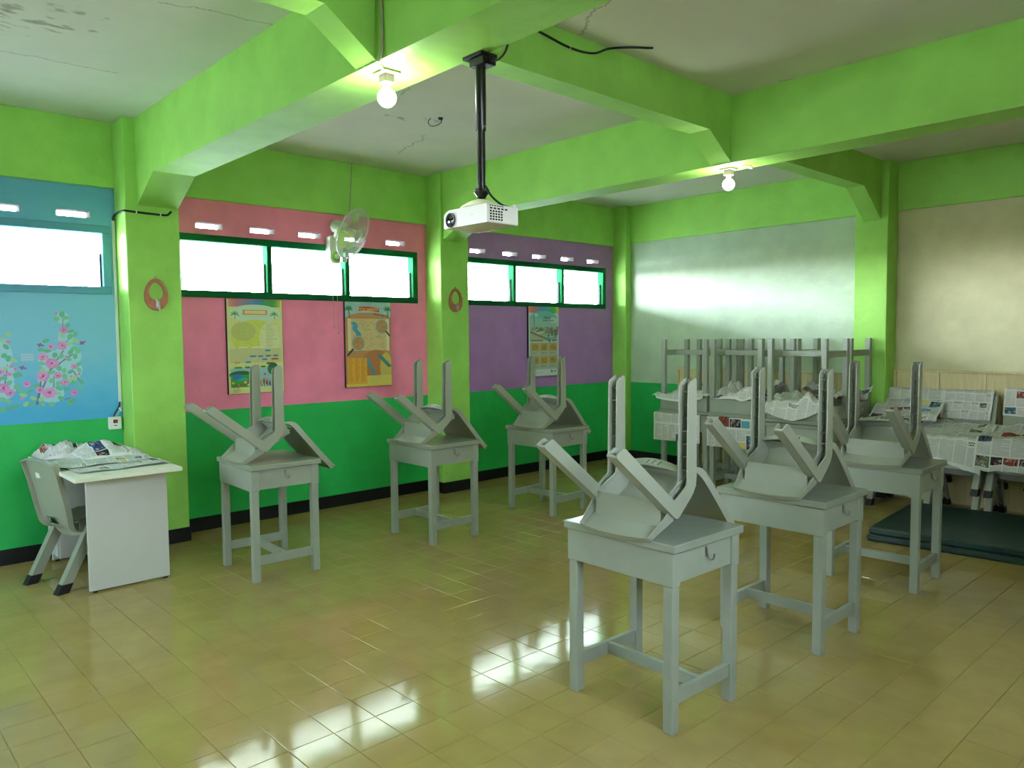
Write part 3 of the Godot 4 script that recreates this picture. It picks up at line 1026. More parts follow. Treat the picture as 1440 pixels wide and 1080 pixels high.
func build_lamps() -> void:
	for q in [[Vector3(3.272, 2.674, 5.601), "lit round bulb on a white batten holder under the beam beside the projector pole"], [Vector3(3.247, 2.664, 2.80), "lit round bulb on a white holder under the beam at the mint wall"]]:
		var o := thing("ceiling_bulb", q[1], "lamp", q[0], 0.0, "bulbs under the beams")
		var st := ST()
		cbox(st, Vector3(0, -0.006, 0), Vector3(0.10, 0.012, 0.085), 0.003)
		obj(st, "base_plate", M.holder, o)
		st = ST()
		cbox(st, Vector3(0, -0.030, 0), Vector3(0.055, 0.038, 0.05), 0.004)
		lathe(st, [Vector2(0.018, -0.048), Vector2(0.017, -0.068), Vector2(0.0, -0.068)], 16)
		obj(st, "lamp_holder", M.holder, o)
		st = ST(true)
		var prof := [Vector2(0.016, -0.062)]
		for k in 11:
			var a := 0.42 + (PI - 0.42) * k / 10.0
			prof.append(Vector2(sin(a) * 0.042, -0.108 + cos(a) * 0.042))
		prof[prof.size() - 1].x = 0.0
		lathe(st, prof, 20)
		obj(st, "bulb", M.bulb, o)
		var l := OmniLight3D.new()
		l.name = "bulb_light"
		o.add_child(l)
		l.position = Vector3(0, -0.108, 0)
		l.light_color = Color(0.96, 1.0, 0.97)
		l.light_energy = 0.72
		l.light_size = 0.05
		l.omni_range = 14.0
		l.omni_attenuation = 2.0
		l.shadow_enabled = true
	var st := ST(true)
	tube(st, smooth_path([Vector3(3.40, 3.09, 5.712), Vector3(3.398, 2.95, 5.712), Vector3(3.41, 2.80, 5.712), Vector3(3.405, 2.70, 5.714), Vector3(3.37, 2.667, 5.70), Vector3(3.31, 2.665, 5.64), Vector3(3.30, 2.668, 5.61)]), 0.006)
	tag(obj(st, "lamp_cable", M.grey_cable, self), "beige cable running down the beam face to the bulb beside the projector", "cable")
	st = ST(true)
	tube(st, smooth_path([Vector3(3.275, 2.655, 2.79), Vector3(3.33, 2.648, 2.78), Vector3(3.37, 2.655, 2.765), Vector3(3.41, 2.640, 2.775), Vector3(3.42, 2.655, 2.82), Vector3(3.37, 2.658, 2.83)]), 0.004)
	tag(obj(st, "lamp_cable", M.grey_cable, self), "loose pale cable end beside the bulb under the beam by the mint wall", "cable")


# ---------------------------------------------------------------- school desks and chairs
const DW := 0.5766
const DD := 0.4757
const DH := 0.74


func make_desk() -> Node3D:
	var o := thing("school_desk", "", "desk")
	var st := ST()
	cbox(st, Vector3(0, DH - 0.0165, 0), Vector3(DW, 0.033, DD), 0.004)
	obj(st, "tabletop", M.desk_top, o)
	var hx := DW / 2 - 0.015
	var hz := DD / 2 - 0.012
	st = ST()
	for sx in [-1]:
		cbox(st, Vector3(0, 0.2875, 0), Vector3(0.045, 0.575, 0.045), 0.003)
		cbox(st, Vector3(0, 0.641, 0), Vector3(0.051, 0.132, 0.051), 0.003)
	var leg := mesh_of(st)
	for sx in [-1, 1]:
		for sz in [-1, 1]:
			put(leg, "leg", M.desk, o, Vector3(sx * (hx - 0.0255), 0, sz * (hz - 0.0255)))
	for sz in [-1, 1]:
		st = ST()
		cbox(st, Vector3(0, 0.641, sz * (hz - 0.006)), Vector3(hx * 2 + 0.001, 0.131, 0.013), 0.002)
		obj(st, "apron", M.desk, o)
	for sx in [-1, 1]:
		st = ST()
		cbox(st, Vector3(sx * (hx - 0.014), 0.645, 0), Vector3(0.012, 0.123, hz * 2 - 0.1), 0.002)
		obj(st, "apron", M.desk, o)
	st = ST()
	cbox(st, Vector3(0, 0.592, 0), Vector3(hx * 2 - 0.03, 0.008, hz * 2 - 0.03), 0.001)
	obj(st, "shelf_board", M.desk, o)
	for sx in [-1, 1]:
		st = ST()
		cbox(st, Vector3(sx * (hx - 0.0255), 0.133, 0), Vector3(0.024, 0.056, hz * 2 - 0.09), 0.002)
		obj(st, "stretcher", M.desk, o)
	st = ST()
	cbox(st, Vector3(0, 0.133, 0), Vector3(hx * 2 - 0.07, 0.05, 0.024), 0.002)
	obj(st, "stretcher", M.desk, o)
	# bag hook on the short side
	st = ST()
	cbox(st, Vector3(hx - 0.006, 0.672, 0.0), Vector3(0.004, 0.042, 0.012), 0.001)
	tube(st, smooth_path([Vector3(hx - 0.003, 0.690, 0), Vector3(hx + 0.002, 0.66, 0.0), Vector3(hx + 0.010, 0.642, -0.004), Vector3(hx + 0.020, 0.645, -0.012), Vector3(hx + 0.021, 0.664, -0.016)], 3), 0.0032, 6)
	obj(st, "bag_hook", M.metal, o)
	return o


# side view of the chair in (forward, up), metres; origin on the floor under the knee of the legs
func chair_side() -> PackedVector2Array:
	return round_poly([Vector2(0.19, 0), Vector2(0.132, 0), Vector2(-0.021, 0.352), Vector2(-0.118, 0.350), Vector2(-0.312, 0), Vector2(-0.372, 0), Vector2(-0.165, 0.395), Vector2(0.0, 0.432)],
		[0.018, 0.012, 0.006, 0.012, 0.012, 0.02, 0.05, 0.022])


func chair_frame(s: float) -> ArrayMesh:
	var st := ST()
	var P := chair_side()
	var n := P.size()
	var W := Vector3.RIGHT * s
	var at := func(p: Vector2, d: float) -> Vector3: return Vector3(s * d, p.y, p.x)
	# two cheeks and a web along the outer edges: a channel open to the inside of the V
	prism(st, P, Vector3.ZERO, Vector3.BACK, Vector3.UP, W, 0.200, 0.206)
	prism(st, P, Vector3.ZERO, Vector3.BACK, Vector3.UP, W, 0.158, 0.1625)
	var area := 0.0
	for i in n:
		area += P[i].cross(P[(i + 1) % n])
	for i in n:
		var j := (i + 1) % n
		var a := P[i]
		var b := P[j]
		var m := (a + b) * 0.5
		# the web runs up the front edge, over the knee and bend, and down the rear edge
		var front := m.x > 0.185 - 0.437 * m.y - 0.006
		var rear := m.x < -0.365 + 0.525 * m.y + 0.006
		if not (front or rear or m.y > 0.385): continue
		var t := (b - a).normalized()
		var o2 := Vector2(t.y, -t.x) * signf(area)
		var ai := a - o2 * 0.005
		var bi := b - o2 * 0.005
		quad(st, at.call(a, 0.160), at.call(b, 0.160), at.call(b, 0.203), at.call(a, 0.203), Vector3(0, o2.y, o2.x))
		quad(st, at.call(ai, 0.160), at.call(bi, 0.160), at.call(bi, 0.203), at.call(ai, 0.203), Vector3(0, -o2.y, -o2.x))
	# ribs across the channel of each leg
	for leg in [[Vector2(0.166, 0), Vector2(-0.005, 0.39)], [Vector2(-0.350, 0), Vector2(-0.148, 0.372)]]:
		var d: Vector2 = (leg[1] - leg[0]).normalized()
		var q := Vector2(-d.y, d.x)
		for k in 7:
			var c: Vector2 = leg[0] + d * (0.05 + k * 0.052)
			var bs := Basis(Vector3.RIGHT, Vector3(0, q.y, q.x), Vector3(0, d.y, d.x))
			cbox(st, Vector3(s * 0.181, c.y, c.x), Vector3(0.038, 0.034, 0.0025), 0.0005, bs)
	return mesh_of(st)


# seat and backrest are grids of points thickened along their normals
func slab(nu: int, nv: int, f: Callable, t: float, skip = null) -> ArrayMesh:
	var st := ST(true)
	var P := []
	for i in nu + 1:
		var row := []
		for j in nv + 1:
			row.append(f.call(float(i) / nu, float(j) / nv))
		P.append(row)
	var Nn := []
	for i in nu + 1:
		var row := []
		for j in nv + 1:
			var du: Vector3 = P[mini(i + 1, nu)][j] - P[maxi(i - 1, 0)][j]
			var dv: Vector3 = P[i][mini(j + 1, nv)] - P[i][maxi(j - 1, 0)]
			row.append(du.cross(dv).normalized() * t * 0.5)
		Nn.append(row)
	var solid := func(i: int, j: int) -> bool:
		return i >= 0 and j >= 0 and i < nu and j < nv and not (skip != null and skip.call(i, j))
	for i in nu:
		for j in nv:
			if not solid.call(i, j): continue
			var C := [[i, j], [i + 1, j], [i + 1, j + 1], [i, j + 1]]
			for s in [1.0, -1.0]:
				var V := C.map(func(k): return P[k[0]][k[1]] + Nn[k[0]][k[1]] * s)
				quad(st, V[0], V[1], V[2], V[3], Nn[i][j] * s)
	st.set_smooth_group(-1)
	for i in nu:
		for j in nv:
			if not solid.call(i, j): continue
			for e in [[0, -1, i, j, i + 1, j], [0, 1, i, j + 1, i + 1, j + 1], [-1, 0, i, j, i, j + 1], [1, 0, i + 1, j, i + 1, j + 1]]:
				if solid.call(i + e[0], j + e[1]): continue
				var a: Vector3 = P[e[2]][e[3]]
				var b: Vector3 = P[e[4]][e[5]]
				var na: Vector3 = Nn[e[2]][e[3]]
				var nb: Vector3 = Nn[e[4]][e[5]]
				var mid: Vector3 = (P[i][j] + P[i + 1][j + 1]) * 0.5
				quad(st, a + na, b + nb, b - nb, a - na, (a + b) * 0.5 - mid)
	return mesh_of(st)


func make_chair(feet: bool) -> Node3D:
	var o := thing("plastic_chair", "", "chair")
	for s in [-1.0, 1.0]:
		put(chair_frame(s), "leg_frame", M.plastic, o)
	# seat: nearly flat, front edge rolled down, slightly narrower at the front
	var seat := func(u: float, v: float) -> Vector3:
		var z := 0.148 - v * 0.375
		var w := 0.158
		if z > 0.0: w = lerpf(0.190, 0.168, z / 0.148)
		var x := (u * 2.0 - 1.0) * w
		var bow := (1.0 - absf(u * 2.0 - 1.0) ** 2) * 0.018 * clampf(z / 0.1, 0.0, 1.0)
		var y := 0.427 - 0.014 * (1.0 - absf(u * 2 - 1) ** 2) * smoothstep(0.1, -0.05, z) - 0.022 * clampf(-(z + 0.15) / 0.08, 0, 1)
		return Vector3(x, y, z + bow)
	put(slab(12, 14, seat, 0.007), "seat", M.plastic, o)
	# rim under the front edge
	var st := ST()
	var rim := func(u: float, v: float) -> Vector3:
		var t := u * 4.0
		var x: float
		var z: float
		if t < 1.0:
			x = -lerpf(0.190, 0.170, t); z = lerpf(0.004, 0.146, t)
		elif t < 3.0:
			var q := (t - 1.0) / 2.0
			x = lerpf(-0.170, 0.170, q); z = 0.146 + (1.0 - (q * 2 - 1) ** 2) * 0.018
		else:
			x = lerpf(0.170, 0.190, t - 3.0); z = lerpf(0.146, 0.004, t - 3.0)
		return Vector3(x * (1.0 + 0.03 * v), 0.430 - v * (0.024 + 0.030 * (1.0 - clampf(z / 0.14, 0, 1))), z + 0.004 * v * clampf(z / 0.14, 0, 1))
	put(slab(24, 2, rim, 0.005), "front_rim", M.plastic, o)
	# box of walls under the seat that joins the leg frames
	st = ST()
	var wall := func(u: float, v: float) -> Vector3:
		var x := (u * 2 - 1) * 0.166
		return Vector3(x, 0.424 - v * (0.080 + 0.008 * (1.0 - (u * 2 - 1) ** 2)), lerpf(0.056, 0.008, v) + 0.012 * (1.0 - (u * 2 - 1) ** 2))
	put(slab(10, 3, wall, 0.006), "front_panel", M.plastic, o)
	for s in [-1.0, 1.0]:
		var side := func(u: float, v: float) -> Vector3:
			var z := 0.012 - u * 0.225
			return Vector3(s * (0.166 - v * 0.012 * 0.0 - 0.03 * sin(u * PI) * (1.0 - v)), 0.424 - v * (0.080 - u * 0.0), z)
		put(slab(8, 3, side, 0.005), "side_panel", M.plastic, o)
	var rear := func(u: float, v: float) -> Vector3:
		var x := (u * 2 - 1) * 0.166
		return Vector3(x, 0.420 - v * (0.085 + 0.022 * (1.0 - (u * 2 - 1) ** 2)), -0.205 - 0.02 * (1.0 - (u * 2 - 1) ** 2) + v * 0.02)
	put(slab(12, 3, rear, 0.006), "rear_panel", M.plastic, o)
	# finger grip ledge behind the rear panel, with slots
	var ledge := func(u: float, v: float) -> Vector3:
		var q := u * 2 - 1
		return Vector3(q * 0.155, 0.331 - 0.022 * (1.0 - q * q) - 0.004 * v, -0.186 - 0.020 * (1.0 - q * q) + v * (0.026 + 0.024 * (1.0 - q * q)))
	var slot := func(i: int, j: int) -> bool: return j >= 2 and j <= 7 and i in [11, 14, 17, 20]
	put(slab(32, 10, ledge, 0.005, slot), "grip_ledge", M.plastic, o)
	# backrest with rounded top corners, side flanges and a grip hole low down
	var prof := [Vector2(-0.178, 0.345), Vector2(-0.222, 0.352), Vector2(-0.250, 0.395), Vector2(-0.268, 0.492), Vector2(-0.304, 0.662), Vector2(-0.330, 0.765), Vector2(-0.345, 0.805)]
	var along := func(v: float) -> Vector2:
		var t := v * (prof.size() - 1)
		var i := mini(int(t), prof.size() - 2)
		return (prof[i] as Vector2).cubic_interpolate(prof[i + 1], prof[maxi(i - 1, 0)], prof[mini(i + 2, prof.size() - 1)], t - i)
	var width := func(v: float) -> float:
		return lerpf(0.160, 0.188, smoothstep(0.1, 0.6, v)) * (1.0 - 0.22 * clampf((v - 0.93) / 0.07, 0, 1) ** 2)
	var back := func(u: float, v: float) -> Vector3:
		var p: Vector2 = along.call(v)
		var q := u * 2.0 - 1.0
		var dip := 0.020 * (1.0 - q * q) * smoothstep(0.1, 0.45, v)
		return Vector3(q * width.call(v), p.y - 0.012 * absf(q) ** 4 * clampf((v - 0.85) / 0.15, 0, 1), p.x - dip)
	var hole := func(i: int, j: int) -> bool: return j >= 7 and j <= 9 and i >= 4 and i <= 9
	put(slab(14, 24, back, 0.006, hole), "backrest", M.plastic, o)
	for s in [-1.0, 1.0]:
		var fl := func(u: float, v: float) -> Vector3:
			var p: Vector2 = along.call(u)
			var t := 0.034 * clampf(u * 3.0, 0.4, 1.0)
			return Vector3(s * width.call(u), p.y - 0.012 * clampf((u - 0.85) / 0.15, 0, 1) - v * t * 0.22, p.x + 0.006 - v * t)
		put(slab(22, 2, fl, 0.006), "back_flange", M.plastic, o)
	var cap := func(u: float, v: float) -> Vector3:
		var p: Vector2 = along.call(1.0)
		var q := u * 2.0 - 1.0
		return Vector3(q * width.call(1.0), p.y - 0.012 * absf(q) ** 4 - v * 0.008, p.x + 0.006 - v * 0.034 - 0.012 * (1.0 - q * q))
	put(slab(12, 2, cap, 0.006), "top_flange", M.plastic, o)
	if feet:
		for s in [-1.0, 1.0]:
			for q in [[0.161, -0.44], [-0.342, 0.545]]:
				st = ST()
				var d := Vector2(q[1], 1.0).normalized()
				var bs := Basis(Vector3.RIGHT, Vector3(0, d.y, d.x), Vector3(0, -d.x, d.y))
				var sh := PackedVector2Array([Vector2(q[0] - 0.036, 0), Vector2(q[0] + 0.034, 0), Vector2(q[0] + 0.034 + q[1] * 0.055, 0.055), Vector2(q[0] - 0.034 + q[1] * 0.055, 0.055)])
				prism(st, sh, Vector3.ZERO, Vector3.BACK, Vector3.UP, Vector3.RIGHT * s, 0.157, 0.2085)
				obj(st, "rubber_foot", M.rubber, o)
	return o


# upside down on a desk: seat front and backrest rest on the top
func upturned(desk_at: Vector3, yaw: float, off: Vector2, tilt := 0.0) -> Transform3D:
	var a := 0.4905 + tilt
	var up := Vector3(0, -cos(a), -sin(a))
	var fw := Vector3(0, -sin(a), cos(a))
	var b := Basis(up.cross(fw), up, fw)
	var vert := Vector3(off.x, DH + 0.063, off.y)
	var r := Basis(Vector3.UP, yaw)
	return Transform3D(r * b, desk_at + r * (vert - up * 0.432))


var desk0: Node3D
var chair0: Node3D
var chair_feet: Node3D


func build_desks() -> void:
	var D := [
		[4.195, 4.936, -1.36, "pale grey school desk standing out on the open floor in front of all the others", "grey plastic chair upturned on the desk out on the open floor", 0.004, 0.115, 0.6],
		[4.251, 3.835, 0.15, "pale grey school desk between the open floor desk and the desk by the gym mat", "grey plastic chair upturned on the middle desk of the row beside the desk stacks", 0.0, 0.112, -0.8],
		[4.241, 2.606, 2.13, "olive shaded school desk beside the dark green gym mat", "grey plastic chair upturned on the desk beside the dark green gym mat", -0.005, 0.112, 0.5],
		[1.327, 5.28, -2.36, "grey school desk in front of the family tree poster near the white teacher desk", "grey plastic chair upturned in front of the family tree poster, back hanging over", 0.0, 0.10, 0.0],
		[1.403, 3.969, -0.38, "grey school desk in front of the lime column between pink and purple bays", "grey plastic chair upturned before the lime column between pink and purple bays", 0.0, 0.10, 0.5],
		[1.397, 2.706, 1.86, "grey school desk below the city picture poster on the purple wall", "grey plastic chair upturned below the city picture poster on the purple wall", 0.0, 0.105, -0.5],
	]
	desk0 = make_desk()
	chair0 = make_chair(false)
	for i in D.size():
		var q: Array = D[i]
		var at := Vector3(q[0], 0, q[1])
		var yaw := deg_to_rad(q[2])
		var d := desk0 if i == 0 else dup(desk0, "school_desk", "", at, Basis(Vector3.UP, yaw))
		d.transform = Transform3D(Basis(Vector3.UP, yaw), at)
		tag(d, q[3], "desk", "school desks set out in two rows")
		var c := chair0 if i == 0 else dup(chair0, "plastic_chair", "", at, Basis())
		c.transform = upturned(at, yaw + deg_to_rad(q[7]), Vector2(q[5], q[6]))
		tag(c, q[4], "chair", "chairs upturned on the desks")


# ---------------------------------------------------------------- newspapers
func news(n: String, mesh: Mesh, k: int, label: String, group: String) -> MeshInstance3D:
	var o := put(mesh, n, M.news[k % 4], self)
	tag(o, label, "newspaper", group)
	return o


func crumple(seed_: int, freq: float) -> Callable:
	var n := FastNoiseLite.new()
	n.seed = seed_
	n.frequency = freq
	n.noise_type = FastNoiseLite.TYPE_SIMPLEX
	n.fractal_octaves = 3
	return func(a: float, b: float) -> float: return n.get_noise_2d(a * 100.0, b * 100.0)


func build_teacher_corner() -> void:
	var o := thing("teacher_desk", "white laminate teacher desk covered with newspapers under the blue wall", "desk")
	var st := ST()
	bb(st, Vector3(0.10, 0.717, 5.825), Vector3(1.30, 0.742, 6.42), 0.002)
	obj(st, "desktop", M.white_edge, o)
	for x in [1.045, 0.12]:
		st = ST()
		bb(st, Vector3(x, 0.012, 5.845), Vector3(x + 0.025, 0.717, 6.31), 0.002)
		obj(st, "side_panel", M.white_lam, o)
	st = ST()
	bb(st, Vector3(0.145, 0.30, 5.86), Vector3(1.045, 0.717, 5.878), 0.002)
	obj(st, "modesty_panel", M.white_lam, o)
	for x in [1.045, 0.12]:
		for z in [5.87, 6.28]:
			st = ST()
			bb(st, Vector3(x + 0.003, 0.0, z - 0.012), Vector3(x + 0.022, 0.013, z + 0.012), 0.002)
			obj(st, "foot", M.dark, o)
	st = ST()
	bb(st, Vector3(0.15, 0.07, 5.90), Vector3(0.385, 0.717, 6.315), 0.003)
	var ped := obj(st, "pedestal", M.white_lam, o)
	for k in 3:
		st = ST()
		bb(st, Vector3(0.155, 0.085 + k * 0.205, 6.315), Vector3(0.380, 0.28 + k * 0.205, 6.332), 0.003)
		cbox(st, Vector3(0.27, 0.26 + k * 0.205, 6.337), Vector3(0.09, 0.012, 0.012), 0.003)
		obj(st, "drawer", M.white_lam, ped)
	# chair pushed under it
	chair_feet = make_chair(true)
	chair_feet.transform = Transform3D(Basis(Vector3.UP, deg_to_rad(194.5)), Vector3(0.675, 0, 6.15))
	tag(chair_feet, "grey plastic chair with black feet pushed under the white teacher desk", "chair")
	st = ST()
	var bs := Basis(Vector3.RIGHT, Vector3(0, 0.977, -0.213), Vector3(0, 0.213, 0.977))
	cbox(st, Vector3(0.045, 0.70, -0.335), Vector3(0.05, 0.035, 0.002), 0.0005, bs)
	obj(st, "paper_label", M.paper_white, chair_feet)
	# newspapers spread and heaped over the desk top
	var g := "newspapers over the teacher desk"
	var c1 := crumple(11, 0.02)
	news("newspaper", sheet(24, 20, func(u, v): return Vector3(0.62 + u * 0.50 + v * 0.03, 0.748 + 0.006 * c1.call(u, v) + 0.004, 5.85 + v * 0.53 - u * 0.02)), 0, "flat newspaper sheet with teal picture lying on the open end of the white desk", g)
	var c2 := crumple(12, 0.03)
	news("newspaper", sheet(24, 20, func(u, v): return Vector3(0.52 + u * 0.42, 0.760 + 0.008 * c2.call(u, v) + 0.02 * u * (1 - u) * 2, 5.88 + v * 0.50 + u * 0.04)), 1, "flat newspaper overlapping the teal one in the middle of the white desk", g)
	var c3 := crumple(13, 0.014)
	news("newspaper", sheet(36, 30, func(u, v):
		var d := sin(u * PI) * sin(clampf(v * 1.15, 0, 1) * PI)
		return Vector3(0.13 + u * 0.62, 0.752 + 0.085 * sqrt(maxf(d, 0.0)) * (0.8 + 0.5 * c3.call(u, v)) + 0.012 * maxf(0, c3.call(u * 2, v * 2)), 5.84 + v * 0.50 + 0.02 * c3.call(v, u))), 2, "humped newspaper tent heaped across the wall end of the white desk", g)
	var c4 := crumple(14, 0.022)
	news("newspaper", sheet(30, 30, func(u, v):
		var d := sin(u * PI) * sin(v * PI)
		return Vector3(0.13 + u * 0.34, 0.757 + 0.10 * sqrt(maxf(d, 0.0)) * (0.75 + 0.6 * c4.call(u, v)), 6.10 + v * 0.31)), 3, "rounded crumpled paper bundle on the white desk corner above the chair back", g)


func build_stack_of_desks() -> void:
	var S := [
		# x, z, front row, label word
		[1.715, 0.86, true, "end stack before the green dado"], [2.29, 0.86, true, "middle front stack"], [2.945, 0.965, true, "front stack next to the gym mat chairs"],
		[1.80, 0.355, false, "rear stack behind the end stack"], [2.40, 0.355, false, "rear stack behind the middle one"], [2.935, 0.46, false, "rear stack at the lime wall column"],
	]
	for i in S.size():
		var q: Array = S[i]
		var yaw := deg_to_rad([0.6, -0.4, 0.8, -0.5, 0.3, -0.6][i])
		dup(desk0, "school_desk", "upright grey desk under the %s" % q[3], Vector3(q[0], 0, q[1]), Basis(Vector3.UP, yaw), "school desks stacked at the back wall")
		dup(desk0, "school_desk", "grey desk upside down, legs up, topping the %s" % q[3], Vector3(q[0], DH * 2 + 0.006, q[1]), Basis(Vector3.UP, -yaw * 0.7) * Basis(Vector3.RIGHT, PI), "school desks stacked at the back wall")
	var g := "newspapers hanging between stacked desks"
	for q in [[1.375, 1.925, 1.108, 0.46, 0, "newspaper sheet hanging down the front of the end desk stack"], [2.008, 2.54, 1.108, 0.455, 3, "newspaper sheet hanging down the front of the middle desk stack"]]:
		var c := crumple(31 + int(q[4]), 0.012)
		news("newspaper", sheet(16, 24, func(u, v):
			var x := lerpf(q[0], q[1], u)
			var s: float = v * 0.46
			var y := DH + 0.003
			var z: float = q[2] - 0.16 + s
			if s > 0.16:
				y = maxf(DH + 0.002 - (s - 0.16), q[3]) + 0.004 * u
				z = q[2] + 0.004 * c.call(u, v) + 0.003
			return Vector3(x, y, z), Vector2(0, 0.5), Vector2(1, 0.02)), q[4], q[5], g)
	g = "crumpled newspapers in the upside down desks"
	var top := DH * 2 - 0.575 + 0.012
	# x, z, half width, half depth, seed, print, label, droop, heap
	for q in [[1.69, 0.87, 0.325, 0.285, 41, 1, "crumpled newspaper sagging over the edge of the end upside down desk", 0.75, 0.03],
			[2.30, 0.85, 0.275, 0.275, 42, 2, "crumpled newspaper with a peak in the middle upside down desk", 0.5, 0.16],
			[2.93, 0.96, 0.27, 0.335, 43, 0, "crumpled colour newspaper drooping far from the upside down desk near the mat", 1.15, 0.08],
			[3.00, 0.50, 0.26, 0.19, 44, 3, "white newspaper scrap in the upside down desk at the lime wall column", 0.3, 0.14]]:
		var c := crumple(q[4], 0.011)
		news("newspaper", sheet(34, 34, func(u, v):
			var x: float = q[0] + (u * 2 - 1) * q[2]
			var z: float = q[1] + (v * 2 - 1) * q[3]
			var k: float = c.call(u, v)
			var y: float = top + 0.014 + q[8] * maxf(0.0, k + 0.15) + 0.03 * maxf(0, c.call(u * 2.3 + 3, v * 2.3))
			if z > q[1] + 0.2:   # hangs over the front apron
				var e: float = z - q[1] - 0.2
				var d: float = q[7] * (0.35 + 0.65 * sin(clampf(u * 0.9 + 0.1, 0, 1) * PI))
				y = lerpf(y, top + 0.016, minf(1.0, e * 12.0)) - e * d + 0.014 * k
				z = q[1] + 0.2 + e * 0.55 + 0.012
			if absf(x - q[0]) > 0.27:
				y -= 0.35 * (absf(x - q[0]) - 0.27) - 0.10 * maxf(0.0, v - 0.6)
			return Vector3(x, y, z)), q[5], q[6], g)
	# plywood panels with battens against the back wall
	for q in [[0.93, 3.02, 1.142, "pale plywood panelling leaning behind the stacked desks"], [3.34, RX - 0.05, 1.187, "pale plywood panelling with battens on the wall behind the covered chairs"]]:
		var o := thing("plywood_panelling", q[3], "panelling")
		var x: float = q[0]
		var w := 0.37
		var k := 0
		while x < q[1] - 0.1:
			var x2: float = minf(x + w, q[1])
			var st := ST()
			bb(st, Vector3(x + 0.012, 0.0, 0.014), Vector3(x2 - 0.012, q[2] - 0.012, 0.028), 0.002)
			var p := obj(st, "panel", M.ply, o)
			st = ST()
			bb(st, Vector3(x - 0.013, 0.0, 0.014), Vector3(x + 0.013, q[2], 0.04), 0.003)
			obj(st, "batten", M.ply, o)
			if k % 2 == 0:
				for h in [0.965, 0.20]:
					st = ST()
					lathe(st, [Vector2(0.0, 0.022), Vector2(0.012, 0.020), Vector2(0.021, 0.012), Vector2(0.022, 0.0)], 14, Transform3D(Basis(Vector3.RIGHT, PI / 2), Vector3(x + (0.30 if q[0] < 3 else 0.33), h, 0.028)))
					obj(st, "knob", M.knob, p)
			x += w
			k += 1
		var st := ST()
		bb(st, Vector3(q[0] - 0.013, q[2] - 0.014, 0.014), Vector3(q[1], q[2] + 0.006, 0.044), 0.003)
		obj(st, "top_rail", M.ply, o)


